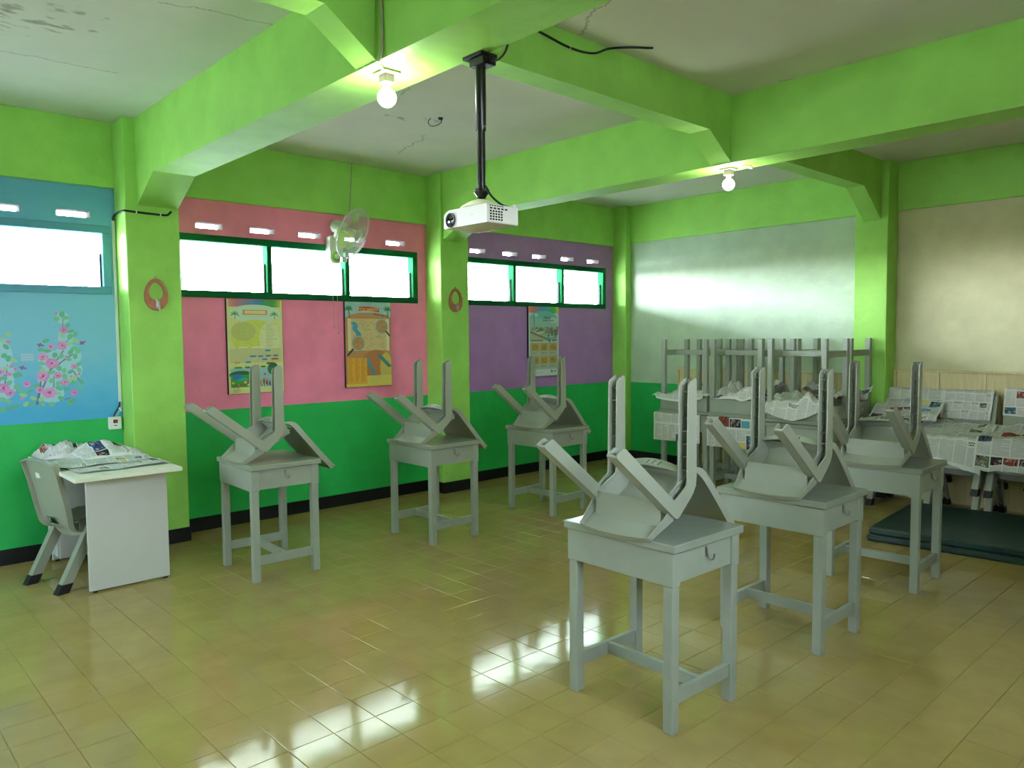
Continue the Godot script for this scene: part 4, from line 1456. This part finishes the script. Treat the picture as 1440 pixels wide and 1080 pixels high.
func build_back_corner() -> void:
	# gym mats on the floor
	var rot := Basis(Vector3.UP, deg_to_rad(4.5))
	for k in 2:
		var o := thing("gym_mat", ["lower dark green gym mat lying on the tiles", "upper dark green gym mat stacked on another mat"][k], "mat", Vector3(4.875 + 0.012 * k, 0.052 * k, 1.165), deg_to_rad(4.5), "dark green gym mats")
		var st := ST()
		cbox(st, Vector3(0, 0.026, 0), Vector3(2.2, 0.050, 1.13), 0.010)
		obj(st, "cover", M.mat_cover, o)
		st = ST()
		for sx in [-0.55, 0.0, 0.55]:
			cbox(st, Vector3(sx, 0.026, 0), Vector3(0.008, 0.0512, 1.132), 0.002)
		cbox(st, Vector3(0, 0.026, 0), Vector3(2.203, 0.006, 1.134), 0.002)
		obj(st, "seam", M.mat_cover, o)
	# stacked chairs
	var names := ["chair stack beside the lime wall column", "middle covered chair stack", "chair stack at the edge of the view"]
	var xs := [3.53, 4.00, 4.45]
	for i in 3:
		for k in 2:
			dup(chair_feet, "plastic_chair", "%s grey plastic chair of the %s" % [["bottom", "top"][k], names[i]], Vector3(xs[i] + 0.008 * k, 0.205 * k, 0.43 + 0.015 * k), Basis(Vector3.UP, deg_to_rad([2.0, -1.0, 1.5][i])), "grey chairs stacked under newspapers")
	var g := "newspapers covering the stacked chairs"
	# a sheet folded over each backrest
	var over := func(x0: float, x1: float, top: float, drop: float, slant: float, sd: int) -> ArrayMesh:
		var c := crumple(sd, 0.012)
		return sheet(18, 30, func(u, v):
			var s: float = v * (drop + 0.18) - 0.12
			var x := lerpf(x0, x1, u) + slant * maxf(0, s)
			var y := top
			var z := 0.095
			if s < 0.0:
				y = top + s * 0.9 - 0.006
				z = 0.072
			elif s < 0.05:
				z = 0.072 + s
				y = top + 0.006 * sin(s / 0.05 * PI)
			else:
				y = top - (s - 0.05) * 0.97
				z = 0.122 + (s - 0.05) * 0.28 + 0.012 * c.call(u, v)
			return Vector3(x, y + 0.006 * c.call(v, u), z))
	news("newspaper", over.call(3.20, 3.80, 1.022, 0.20, 0.0, 51), 1, "long newspaper folded over the chair back beside the lime wall column", g)
	news("newspaper", over.call(3.80, 4.18, 1.025, 0.24, -0.04, 52), 0, "newspaper folded squarely over the middle stacked chair back, two portraits on it", g)
	news("newspaper", over.call(4.255, 4.68, 1.055, 0.22, 0.02, 53), 2, "newspaper over the chair back at the edge of the view, higher than the others", g)
	# sheets on the seats
	var c5 := crumple(61, 0.02)
	news("newspaper", sheet(26, 26, func(u, v):
		var x := lerpf(3.26, 3.82, u)
		var y: float = 0.93 - v * 0.16 + 0.02 * c5.call(u, v)
		return Vector3(x, y, 0.17 + v * 0.25), Vector2(0, 0), Vector2(1, 0.6)), 3, "newspaper propped across the first covered chair stack beside the column", g)
	var seat_sheet := func(x0: float, x1: float, drop: float, sag: float, sd: int) -> ArrayMesh:
		var c := crumple(sd, 0.014)
		return sheet(30, 34, func(u, v):
			var s: float = v * (0.42 + drop)
			var x := lerpf(x0, x1, u)
			var z := 0.20 + s
			var y: float = 0.672 + 0.035 * maxf(0.0, c.call(u, v)) + 0.08 * (1.0 - v) ** 3
			if s > 0.42:
				var e: float = s - 0.42
				y = 0.664 - e * (0.85 + sag * absf(u - 0.35))
				z = 0.62 + e * 0.28 + 0.02 * c.call(u, v)
			return Vector3(x, y + 0.012 * c.call(v * 2, u * 2), z))
	news("newspaper", seat_sheet.call(3.74, 4.24, 0.21, 0.7, 62), 1, "crumpled newspaper sagging over the middle stacked seat with torn lower edge", g)
	news("newspaper", seat_sheet.call(4.19, 4.75, 0.27, 0.0, 63), 3, "broad newspaper draped square over the seat at the edge of the view", g)
	news("newspaper", seat_sheet.call(3.33, 3.74, 0.06, 0.3, 64), 2, "newspaper lying over the seat of the stack beside the lime wall column", g)


# ---------------------------------------------------------------- projector
func build_projector() -> void:
	var P := Vector3(3.69, 0, 5.425)
	var m := thing("projector_pole", "black telescopic ceiling pole carrying the white projector", "mount")
	var st := ST()
	bb(st, Vector3(P.x - 0.062, 2.658, P.z - 0.045), Vector3(P.x + 0.058, 2.673, P.z + 0.045), 0.003)
	bb(st, Vector3(P.x - 0.03, 2.625, P.z - 0.035), Vector3(P.x + 0.06, 2.656, P.z + 0.035), 0.003)
	obj(st, "bracket", M.black_metal, m)
	st = ST()
	lathe(st, [Vector2(0.0215, 2.372), Vector2(0.0225, 2.374), Vector2(0.0225, 2.64)], 20, Transform3D(Basis(), Vector3(P.x, 0, P.z)))
	obj(st, "upper_tube", M.black_metal, m)
	st = ST()
	lathe(st, [Vector2(0.0175, 2.125), Vector2(0.0175, 2.375)], 20, Transform3D(Basis(), Vector3(P.x, 0, P.z)))
	obj(st, "lower_tube", M.black_metal, m)
	st = ST()
	for a in 2:
		lathe(st, [Vector2(0.0, 0.006), Vector2(0.004, 0.005), Vector2(0.004, 0.0)], 8, Transform3D(Basis(Vector3.BACK, (-1.0 if a == 0 else 1.0) * PI / 2), Vector3(P.x + (0.0222 if a == 0 else -0.0222), 2.385, P.z)))
	obj(st, "screw", M.metal, m)
	st = ST()
	lathe(st, [Vector2(0.018, 2.098), Vector2(0.020, 2.104), Vector2(0.033, 2.122), Vector2(0.033, 2.132), Vector2(0.018, 2.132)], 12, Transform3D(Basis(), Vector3(P.x, 0, P.z)), false)
	obj(st, "collar", M.black_metal, m)

	var o := thing("projector", "white ceiling projector with a round lens hanging from the black pole", "projector", Vector3(P.x + 0.002, 1.972, P.z + 0.01))
	var hw := 0.137
	var hd := 0.084
	# body: chamfered top corner at the lens end
	var body := round_poly([Vector2(-hw, 0.004), Vector2(hw, 0.004), Vector2(hw, 0.078), Vector2(-hw + 0.03, 0.078), Vector2(-hw, 0.062)], [0.006, 0.006, 0.008, 0.01, 0.01], 3)
	st = ST()
	prism(st, body, Vector3.ZERO, Vector3.RIGHT, Vector3.UP, Vector3.BACK, -hd, hd)
	obj(st, "housing", M.white_plastic, o)
	st = ST(true)   # bowed underside
	var under := func(u: float, v: float) -> Vector3:
		var a := u * 2 - 1
		var b := v * 2 - 1
		return Vector3(a * hw * 0.93, 0.0065 - 0.020 * (1 - a * a) * (1 - b * b), b * hd * 0.93)
	put(slab(12, 8, under, 0.003), "underside", M.cream_plastic, o)
	st = ST()
	var lx := Transform3D(Basis(Vector3.RIGHT, PI / 2), Vector3(-0.090, 0.036, hd))
	lathe(st, [Vector2(0.030, -0.004), Vector2(0.030, 0.005), Vector2(0.0265, 0.005), Vector2(0.024, 0.0015), Vector2(0.0, 0.0015)], 24, lx)
	var ln := obj(st, "lens_barrel", M.dark, o)
	st = ST()
	lathe(st, [Vector2(0.020, 0.0016), Vector2(0.014, 0.0036), Vector2(0.007, 0.0045), Vector2(0.0, 0.0048)], 20, lx)
	obj(st, "lens", M.lens, ln)
	st = ST()
	for r in 5:
		for c in 5:
			if r == 0: cbox(st, Vector3(hw + 0.0006, 0.061, hd - 0.022 - c * 0.020), Vector3(0.003, 0.006, 0.013), 0.0005)
			else: cbox(st, Vector3(hw + 0.0006, 0.060 - r * 0.0105, hd - 0.020 - c * 0.0145), Vector3(0.003, 0.0065, 0.009), 0.0005)
	obj(st, "vent_grille", M.dark, o)
	st = ST()
	for c in 6:
		cbox(st, Vector3(hw + 0.0004, 0.071, hd - 0.018 - c * 0.013), Vector3(0.003, 0.004, 0.008), 0.0005)
	obj(st, "ports", M.alu, o)
	st = ST()
	lathe(st, [Vector2(0.0, 0.118), Vector2(0.02, 0.118), Vector2(0.045, 0.112), Vector2(0.088, 0.092), Vector2(0.092, 0.084), Vector2(0.09, 0.080), Vector2(0.0, 0.080)], 28, Transform3D(Basis(Vector3.RIGHT.rotated(Vector3.UP, 0) * 1.0, Vector3.UP, Vector3.BACK * 0.8), Vector3(-0.004, 0, 0)))
	obj(st, "mount_plate", M.cream_plastic, o)
	st = ST()
	lathe(st, [Vector2(0.008, 0.0), Vector2(0.008, 0.018), Vector2(0.0, 0.018)], 12, Transform3D(Basis(), Vector3(hw - 0.01, 0.070, -hd + 0.01)))
	obj(st, "foot_screw", M.white_plastic, o)
	st = ST()
	cbox(st, Vector3(0.045, 0.045, hd + 0.0003), Vector3(0.022, 0.004, 0.0012), 0.0003)
	obj(st, "badge", M.trunking, o)

	st = ST(true)
	tube(st, smooth_path([Vector3(P.x + 0.024, 2.145, P.z), Vector3(P.x + 0.05, 2.10, P.z - 0.01), Vector3(P.x + 0.085, 2.065, P.z - 0.03), Vector3(P.x + 0.11, 2.052, P.z - 0.05)]), 0.0045)
	tag(obj(st, "projector_cable", M.cable, self), "short black cable from the pole down into the back of the projector", "cable")
	st = ST(true)
	tube(st, smooth_path([Vector3(P.x + 0.058, 2.64, P.z), Vector3(P.x + 0.10, 2.632, P.z - 0.005), Vector3(P.x + 0.145, 2.65, P.z - 0.005), Vector3(P.x + 0.165, 2.69, P.z - 0.006), Vector3(P.x + 0.16, 2.74, P.z - 0.009)]), 0.005)
	tag(obj(st, "projector_cable", M.cable, self), "black cable looping from the pole bracket up the beam side", "cable")
	# black cable along the cross beam to a hole in the ceiling
	st = ST(true)
	var pts := smooth_path([Vector3(3.358, 3.09, 5.36), Vector3(3.358, 3.075, 5.20), Vector3(3.358, 3.065, 4.98), Vector3(3.358, 3.04, 4.72), Vector3(3.358, 3.02, 4.52), Vector3(3.358, 3.035, 4.34), Vector3(3.37, 3.085, 4.22), Vector3(3.44, 3.094, 4.13), Vector3(3.50, 3.092, 4.06), Vector3(3.53, 3.088, 4.04)])
	tube(st, pts, 0.006)
	tag(obj(st, "ceiling_cable", M.cable, self), "black cable sagging along the cross beam to a hole in the ceiling", "cable")
	for k in 3:
		st = ST()
		var i: int = [9, 15, 24][k]
		cbox(st, pts[i] + Vector3(-0.002, 0.0, 0), Vector3(0.016, 0.018, 0.006), 0.002)
		tag(obj(st, "cable_clip", M.white_plastic, self), "small white clip on the sagging black cable, %s" % ["first from the projector beam", "second from the projector beam", "third, at the lowest sag"][k], "clip", "cable clips on the cross beam")


# ---------------------------------------------------------------- fan
func build_fan() -> void:
	var C := Vector3(0.31, 2.43, 3.975)
	var n := Vector3(0.80, -0.40, -0.45).normalized()
	var o := thing("wall_fan", "white wall fan with lime blades in front of the pink bay window", "fan", Vector3(0, 2.22, 3.98))
	var at := func(p: Vector3) -> Vector3: return p - Vector3(0, 2.22, 3.98)
	var st := ST()
	var base := round_poly([Vector2(3.945, 2.185), Vector2(4.075, 2.185), Vector2(4.075, 2.43), Vector2(3.945, 2.43)], [0.06, 0.06, 0.03, 0.03], 5)
	for i in base.size():
		base[i] -= Vector2(3.98, 2.22)
	prism(st, base, Vector3(0.013, 0, 0), Vector3.BACK, Vector3.UP, Vector3.RIGHT, 0.0, 0.075)
	obj(st, "wall_housing", M.fan_plastic, o)
	st = ST()
	lathe(st, [Vector2(0.045, 0.0), Vector2(0.045, 0.006), Vector2(0.0, 0.007)], 20, Transform3D(Basis(Vector3.BACK, -PI / 2), Vector3(0.088, 0.028, 0.032)))
	obj(st, "badge", M.fan_badge, o)
	st = ST()
	lathe(st, [Vector2(0.024, 0.006), Vector2(0.024, 0.009), Vector2(0.0, 0.009)], 20, Transform3D(Basis(Vector3.BACK, -PI / 2), Vector3(0.088, 0.028, 0.032)))
	obj(st, "badge_centre", M.paper_white, o)
	# axis frame: y along the fan axis
	var s := n.cross(Vector3.UP).normalized()
	var q := s.cross(n).normalized()
	var B := Basis(s, n, -q)
	var X := Transform3D(B, at.call(C))
	st = ST()
	tube(st, smooth_path([Vector3(0.05, 0.17, 0.03), Vector3(0.10, 0.20, 0.04), at.call(C - n * 0.17 - Vector3(0, 0.05, 0)), at.call(C - n * 0.15)]), 0.024, 10)
	obj(st, "neck", M.fan_plastic, o)
	st = ST()
	lathe(st, [Vector2(0.0, -0.215), Vector2(0.04, -0.21), Vector2(0.056, -0.19), Vector2(0.058, -0.10), Vector2(0.05, -0.075), Vector2(0.0, -0.07)], 20, X)
	obj(st, "motor", M.fan_plastic, o)
	# cage of thin wires: spokes and rings, rear and front
	for side in [-1.0, 1.0]:
		st = ST()
		var N := 72
		for k in N:
			var a := TAU * k / N
			var d := Vector3(cos(a), 0, sin(a))
			var pts := []
			for r in [0.05, 0.115, 0.172, 0.208, 0.222]:
				var hgt: float = side * (0.052 * sqrt(maxf(0.0, 1.0 - (r / 0.226) ** 2.6)) + 0.004)
				pts.append(X * (d * r + Vector3(0, hgt, 0)))
			tube(st, pts, 0.0013, 4, false)
		obj(st, "cage_wires", M.fan_wire, o)
	st = ST(true)
	var rim := []
	for k in 49:
		var a := TAU * k / 48.0
		rim.append(X * Vector3(cos(a) * 0.224, 0, sin(a) * 0.224))
	tube(st, rim, 0.006, 8, false)
	obj(st, "cage_rim", M.fan_wire, o)
	st = ST()
	lathe(st, [Vector2(0.055, 0.054), Vector2(0.05, 0.062), Vector2(0.0, 0.066)], 20, X)
	obj(st, "front_cap", M.fan_plastic, o)
	st = ST()
	lathe(st, [Vector2(0.035, -0.03), Vector2(0.035, 0.02), Vector2(0.022, 0.035), Vector2(0.0, 0.037)], 16, X)
	obj(st, "hub", M.fan_blade, o)
	for k in 3:
		var a0 := TAU * k / 3.0 + 0.5
		var f := func(u: float, v: float) -> Vector3:
			var r := 0.03 + u * 0.155
			var w := 0.55 * (0.55 + 0.75 * sin(clampf(u * 1.1, 0, 1) * PI * 0.75))
			var a := a0 + (v - 0.5) * 2.0 * w * (1.0 if u < 0.95 else 0.8)
			return X * Vector3(cos(a) * r, -0.025 + (v - 0.5) * 0.05, sin(a) * r)
		put(slab(8, 6, f, 0.003), "blade", M.fan_blade, o)
	st = ST()
	cbox(st, at.call(C - q * 0.24), Vector3(0.035, 0.045, 0.05), 0.004)
	obj(st, "cage_latch", M.fan_plastic, o)
	# pull cords and their weights
	for k in 2:
		st = ST(true)
		var z := [4.062, 4.018][k] as float
		var yb := [1.628, 1.575][k] as float
		tube(st, [Vector3(0.06, 2.19 - 2.22, 0.05 - 0.04 * k), Vector3(0.09, 2.10 - 2.22, z - 3.98), Vector3(0.11, yb - 2.22, z - 3.98)], 0.0018, 5)
		var cord := obj(st, "pull_cord", M.grey_cable, o)
		st = ST(true)
		lathe(st, [Vector2(0.0, -0.012), Vector2(0.006, -0.008), Vector2(0.007, 0.004), Vector2(0.0, 0.010)], 10, Transform3D(Basis(), Vector3(0.11, yb - 2.22, z - 3.98)))
		obj(st, "cord_weight", M.grey_cable, cord)
	st = ST(true)
	tube(st, smooth_path([Vector3(0.028, 3.095, 3.80), Vector3(0.029, 2.9, 3.815), Vector3(0.029, 2.64, 3.845), Vector3(0.02, 2.52, 3.93), Vector3(0.04, 2.43, 3.98)]), 0.004)
	tag(obj(st, "fan_cord", M.grey_cable, self), "pale mains cord dropping from the ceiling to the wall fan", "cable")


# ---------------------------------------------------------------- posters, rings, switch and wiring
func build_wall_things() -> void:
	var L := [["tall poster of a family tree over a village scene, on the pink wall", 4.508, 4.992, 1.078, 1.855],
		["tall treasure map poster with palms and magnifying glasses, on the pink wall", 3.410, 3.908, 1.078, 1.860],
		["tall poster of a city scene over six square pictures, on the purple wall", 1.106, 1.596, 1.079, 1.866]]
	for i in 3:
		var q: Array = L[i]
		var o := thing("poster", q[0], "poster", Vector3(0.0, q[3], (q[1] + q[2]) / 2), 0.0, "posters under the windows")
		var hz: float = (q[2] - q[1]) / 2
		var h: float = q[4] - q[3]
		var st := ST()
		bb(st, Vector3(0.006, 0, -hz), Vector3(0.028, h, hz), 0.001)
		obj(st, "backing_board", M.poster_edge, o)
		var pm := sheet(2, 2, func(u, v): return Vector3(0.0295, h - 0.002 - v * (h - 0.004), hz - 0.003 - u * (2 * hz - 0.006)))
		obj_mesh(pm, "print", M.posters[i], o)
		if i > 0:
			var lines := [[], [["PETA TANGGA", 0.033, 0.0, h - 0.068, Color(0.86, 0.78, 0.3)]], [["Adab", 0.046, -0.05, h - 0.125, Color(0.25, 0.35, 0.38)], ["Zaman Dahulu", 0.026, -0.07, h - 0.155, Color(0.25, 0.35, 0.38)]]][i] as Array
			for t in lines:
				var tm := TextMesh.new()
				tm.text = t[0]
				var sf := SystemFont.new()
				sf.font_names = PackedStringArray(["Droid Sans"])
				sf.font_weight = 700
				tm.font = sf
				tm.font_size = 32
				tm.pixel_size = t[1] / 32.0
				tm.depth = 0.0008
				var to := obj_mesh(tm, "lettering", mat(t[4], 0.4), o)
				to.transform = Transform3D(Basis(Vector3.UP, PI / 2), Vector3(0.0300, t[3], t[2]))
	# wooden rings that hold a clip
	for q in [[5.600, 1.857, "oval wooden ring with a clip on the lime column between blue and pink"], [2.806, 1.888, "oval wooden ring with a clip on the lime column between pink and purple"]]:
		var o := thing("wooden_ring", q[2], "ornament", Vector3(0.247, q[1], q[0]), 0.0, "wooden rings on the columns")
		var outer := []
		var inner := []
		for k in 40:
			var a := TAU * k / 40.0
			var egg := 1.0 - 0.14 * sin(a)
			outer.append(Vector2(cos(a) * 0.083 * egg, sin(a) * 0.116))
			inner.append(Vector2(cos(a) * 0.052 * (1.0 - 0.16 * sin(a)), 0.024 + sin(a) * 0.064))
		var st := ST()
		var V := func(p: Vector2, d: float) -> Vector3: return Vector3(d, p.y, -p.x)
		for k in 40:
			var j := (k + 1) % 40
			var mo: Vector2 = (outer[k] + outer[j])
			quad(st, V.call(outer[k] * 0.97, 0.018), V.call(outer[j] * 0.97, 0.018), V.call(inner[j], 0.018), V.call(inner[k], 0.018), Vector3.RIGHT)
			quad(st, V.call(outer[k] * 0.97, 0.018), V.call(outer[j] * 0.97, 0.018), V.call(outer[j], 0.013), V.call(outer[k], 0.013), V.call(mo, 0.05))
			quad(st, V.call(outer[k], 0.013), V.call(outer[j], 0.013), V.call(outer[j], 0.003), V.call(outer[k], 0.003), V.call(mo, 0.0))
			var mi: Vector2 = (inner[k] + inner[j]) - Vector2(0, 0.048)
			quad(st, V.call(inner[k], 0.018), V.call(inner[j], 0.018), V.call(inner[j], 0.003), V.call(inner[k], 0.003), -V.call(mi, 0.0))
			quad(st, V.call(outer[k], 0.003), V.call(outer[j], 0.003), V.call(inner[j], 0.003), V.call(inner[k], 0.003), Vector3.LEFT)
		obj(st, "ring", M.ring, o)
		st = ST()
		tube(st, smooth_path([Vector3(0.02, -0.035, 0.004), Vector3(0.034, -0.055, 0.0), Vector3(0.036, -0.09, -0.006), Vector3(0.026, -0.112, -0.012), Vector3(0.02, -0.10, -0.02)]), 0.006, 8)
		cbox(st, Vector3(0.024, -0.07, -0.008), Vector3(0.012, 0.06, 0.03), 0.003)
		obj(st, "clip", M.clear_plastic, o)
		st = ST()
		lathe(st, [Vector2(0.004, 0.0), Vector2(0.004, 0.02), Vector2(0.0, 0.021)], 8, Transform3D(Basis(Vector3.BACK, -PI / 2), Vector3(0.0, 0.125, 0.0)))
		obj(st, "nail", M.metal, o)
	# switch box with a red rocker, trunking and conduit
	var sw := thing("switch_box", "square white switch box with a red rocker above the teacher desk", "switch", Vector3(0.0, 0.872, 5.847))
	var st := ST()
	bb(st, Vector3(0.001, 0, -0.042), Vector3(0.036, 0.092, 0.042), 0.004)
	obj(st, "box", M.white_plastic, sw)
	st = ST()
	bb(st, Vector3(0.034, 0.046, -0.016), Vector3(0.038, 0.072, 0.014), 0.001)
	obj(st, "bezel", M.dark, sw)
	st = ST()
	bb(st, Vector3(0.036, 0.050, -0.014), Vector3(0.042, 0.069, 0.004), 0.002)
	obj(st, "rocker", M.red, sw)
	st = ST()
	bb(st, Vector3(0.035, 0.026, -0.010), Vector3(0.0375, 0.032, 0.010), 0.001)
	obj(st, "slot", M.dark, sw)
	st = ST()
	bb(st, Vector3(0.0, 1.07, 5.790), Vector3(0.018, 2.40, 5.812), 0.003)
	tag(obj(st, "cable_trunking", M.trunking, self), "pale vertical cable trunking at the edge of the blue wall", "trunking")
	st = ST(true)
	tube(st, smooth_path([Vector3(0.012, 1.075, 5.806), Vector3(0.016, 1.04, 5.812), Vector3(0.02, 0.995, 5.84), Vector3(0.02, 0.965, 5.852)]), 0.005)
	tag(obj(st, "switch_cable", M.cable, self), "short black cable from the trunking into the switch box", "cable")
	st = ST(true)
	tube(st, smooth_path([Vector3(0.010, 1.072, 5.797), Vector3(0.014, 1.03, 5.80), Vector3(0.022, 1.00, 5.815), Vector3(0.018, 0.964, 5.842)]), 0.003)
	cbox(st, Vector3(0.022, 1.015, 5.806), Vector3(0.014, 0.034, 0.014), 0.003, Basis(Vector3.RIGHT, 0.5))
	tag(obj(st, "switch_cable", M.trunking, self), "pale wire with a connector beside the black switch cable", "cable")
	st = ST(true)
	var path := smooth_path([Vector3(0.012, 2.395, 5.801), Vector3(0.016, 2.42, 5.801), Vector3(0.05, 2.438, 5.797), Vector3(0.12, 2.444, 5.796), Vector3(0.24, 2.442, 5.796), Vector3(0.256, 2.441, 5.785), Vector3(0.256, 2.438, 5.70), Vector3(0.256, 2.435, 5.54), Vector3(0.257, 2.440, 5.50), Vector3(0.256, 2.466, 5.474)])
	tube(st, path, 0.0075)
	tag(obj(st, "conduit", M.alu, self), "dark grey conduit bending round the lime column under the beam haunch", "conduit")
	for k in 2:
		st = ST()
		var at: Vector3 = [Vector3(0.255, 2.438, 5.715), Vector3(0.255, 2.435, 5.55)][k]
		cbox(st, at, Vector3(0.02, 0.024, 0.008), 0.002)
		tag(obj(st, "conduit_clip", M.white_plastic, self), "small white saddle clip on the conduit, %s" % ["at the column edge", "beside the upward bend"][k], "clip", "clips on the conduit")
	# old hook with loose wires in the ceiling
	var hk := thing("ceiling_hook", "old ceiling hook with loose dark wires between the beams", "hook", Vector3(1.656, H, 4.10))
	st = ST(true)
	tube(st, smooth_path([Vector3(0.03, 0.0, -0.02), Vector3(0.035, -0.03, -0.03), Vector3(0.02, -0.055, 0.0), Vector3(-0.01, -0.06, 0.03), Vector3(-0.03, -0.03, 0.04), Vector3(-0.01, -0.003, 0.03)]), 0.003, 6)
	obj(st, "wire", M.cable, hk)
	st = ST(true)
	lathe(st, [Vector2(0.0, -0.018), Vector2(0.016, -0.014), Vector2(0.02, 0.0)], 10, Transform3D(Basis(), Vector3(0.03, 0, -0.025)))
	obj(st, "plug", M.dark, hk)


func obj_mesh(mesh: Mesh, n: String, m: Material, parent: Node) -> MeshInstance3D:
	return put(mesh, n, m, parent)
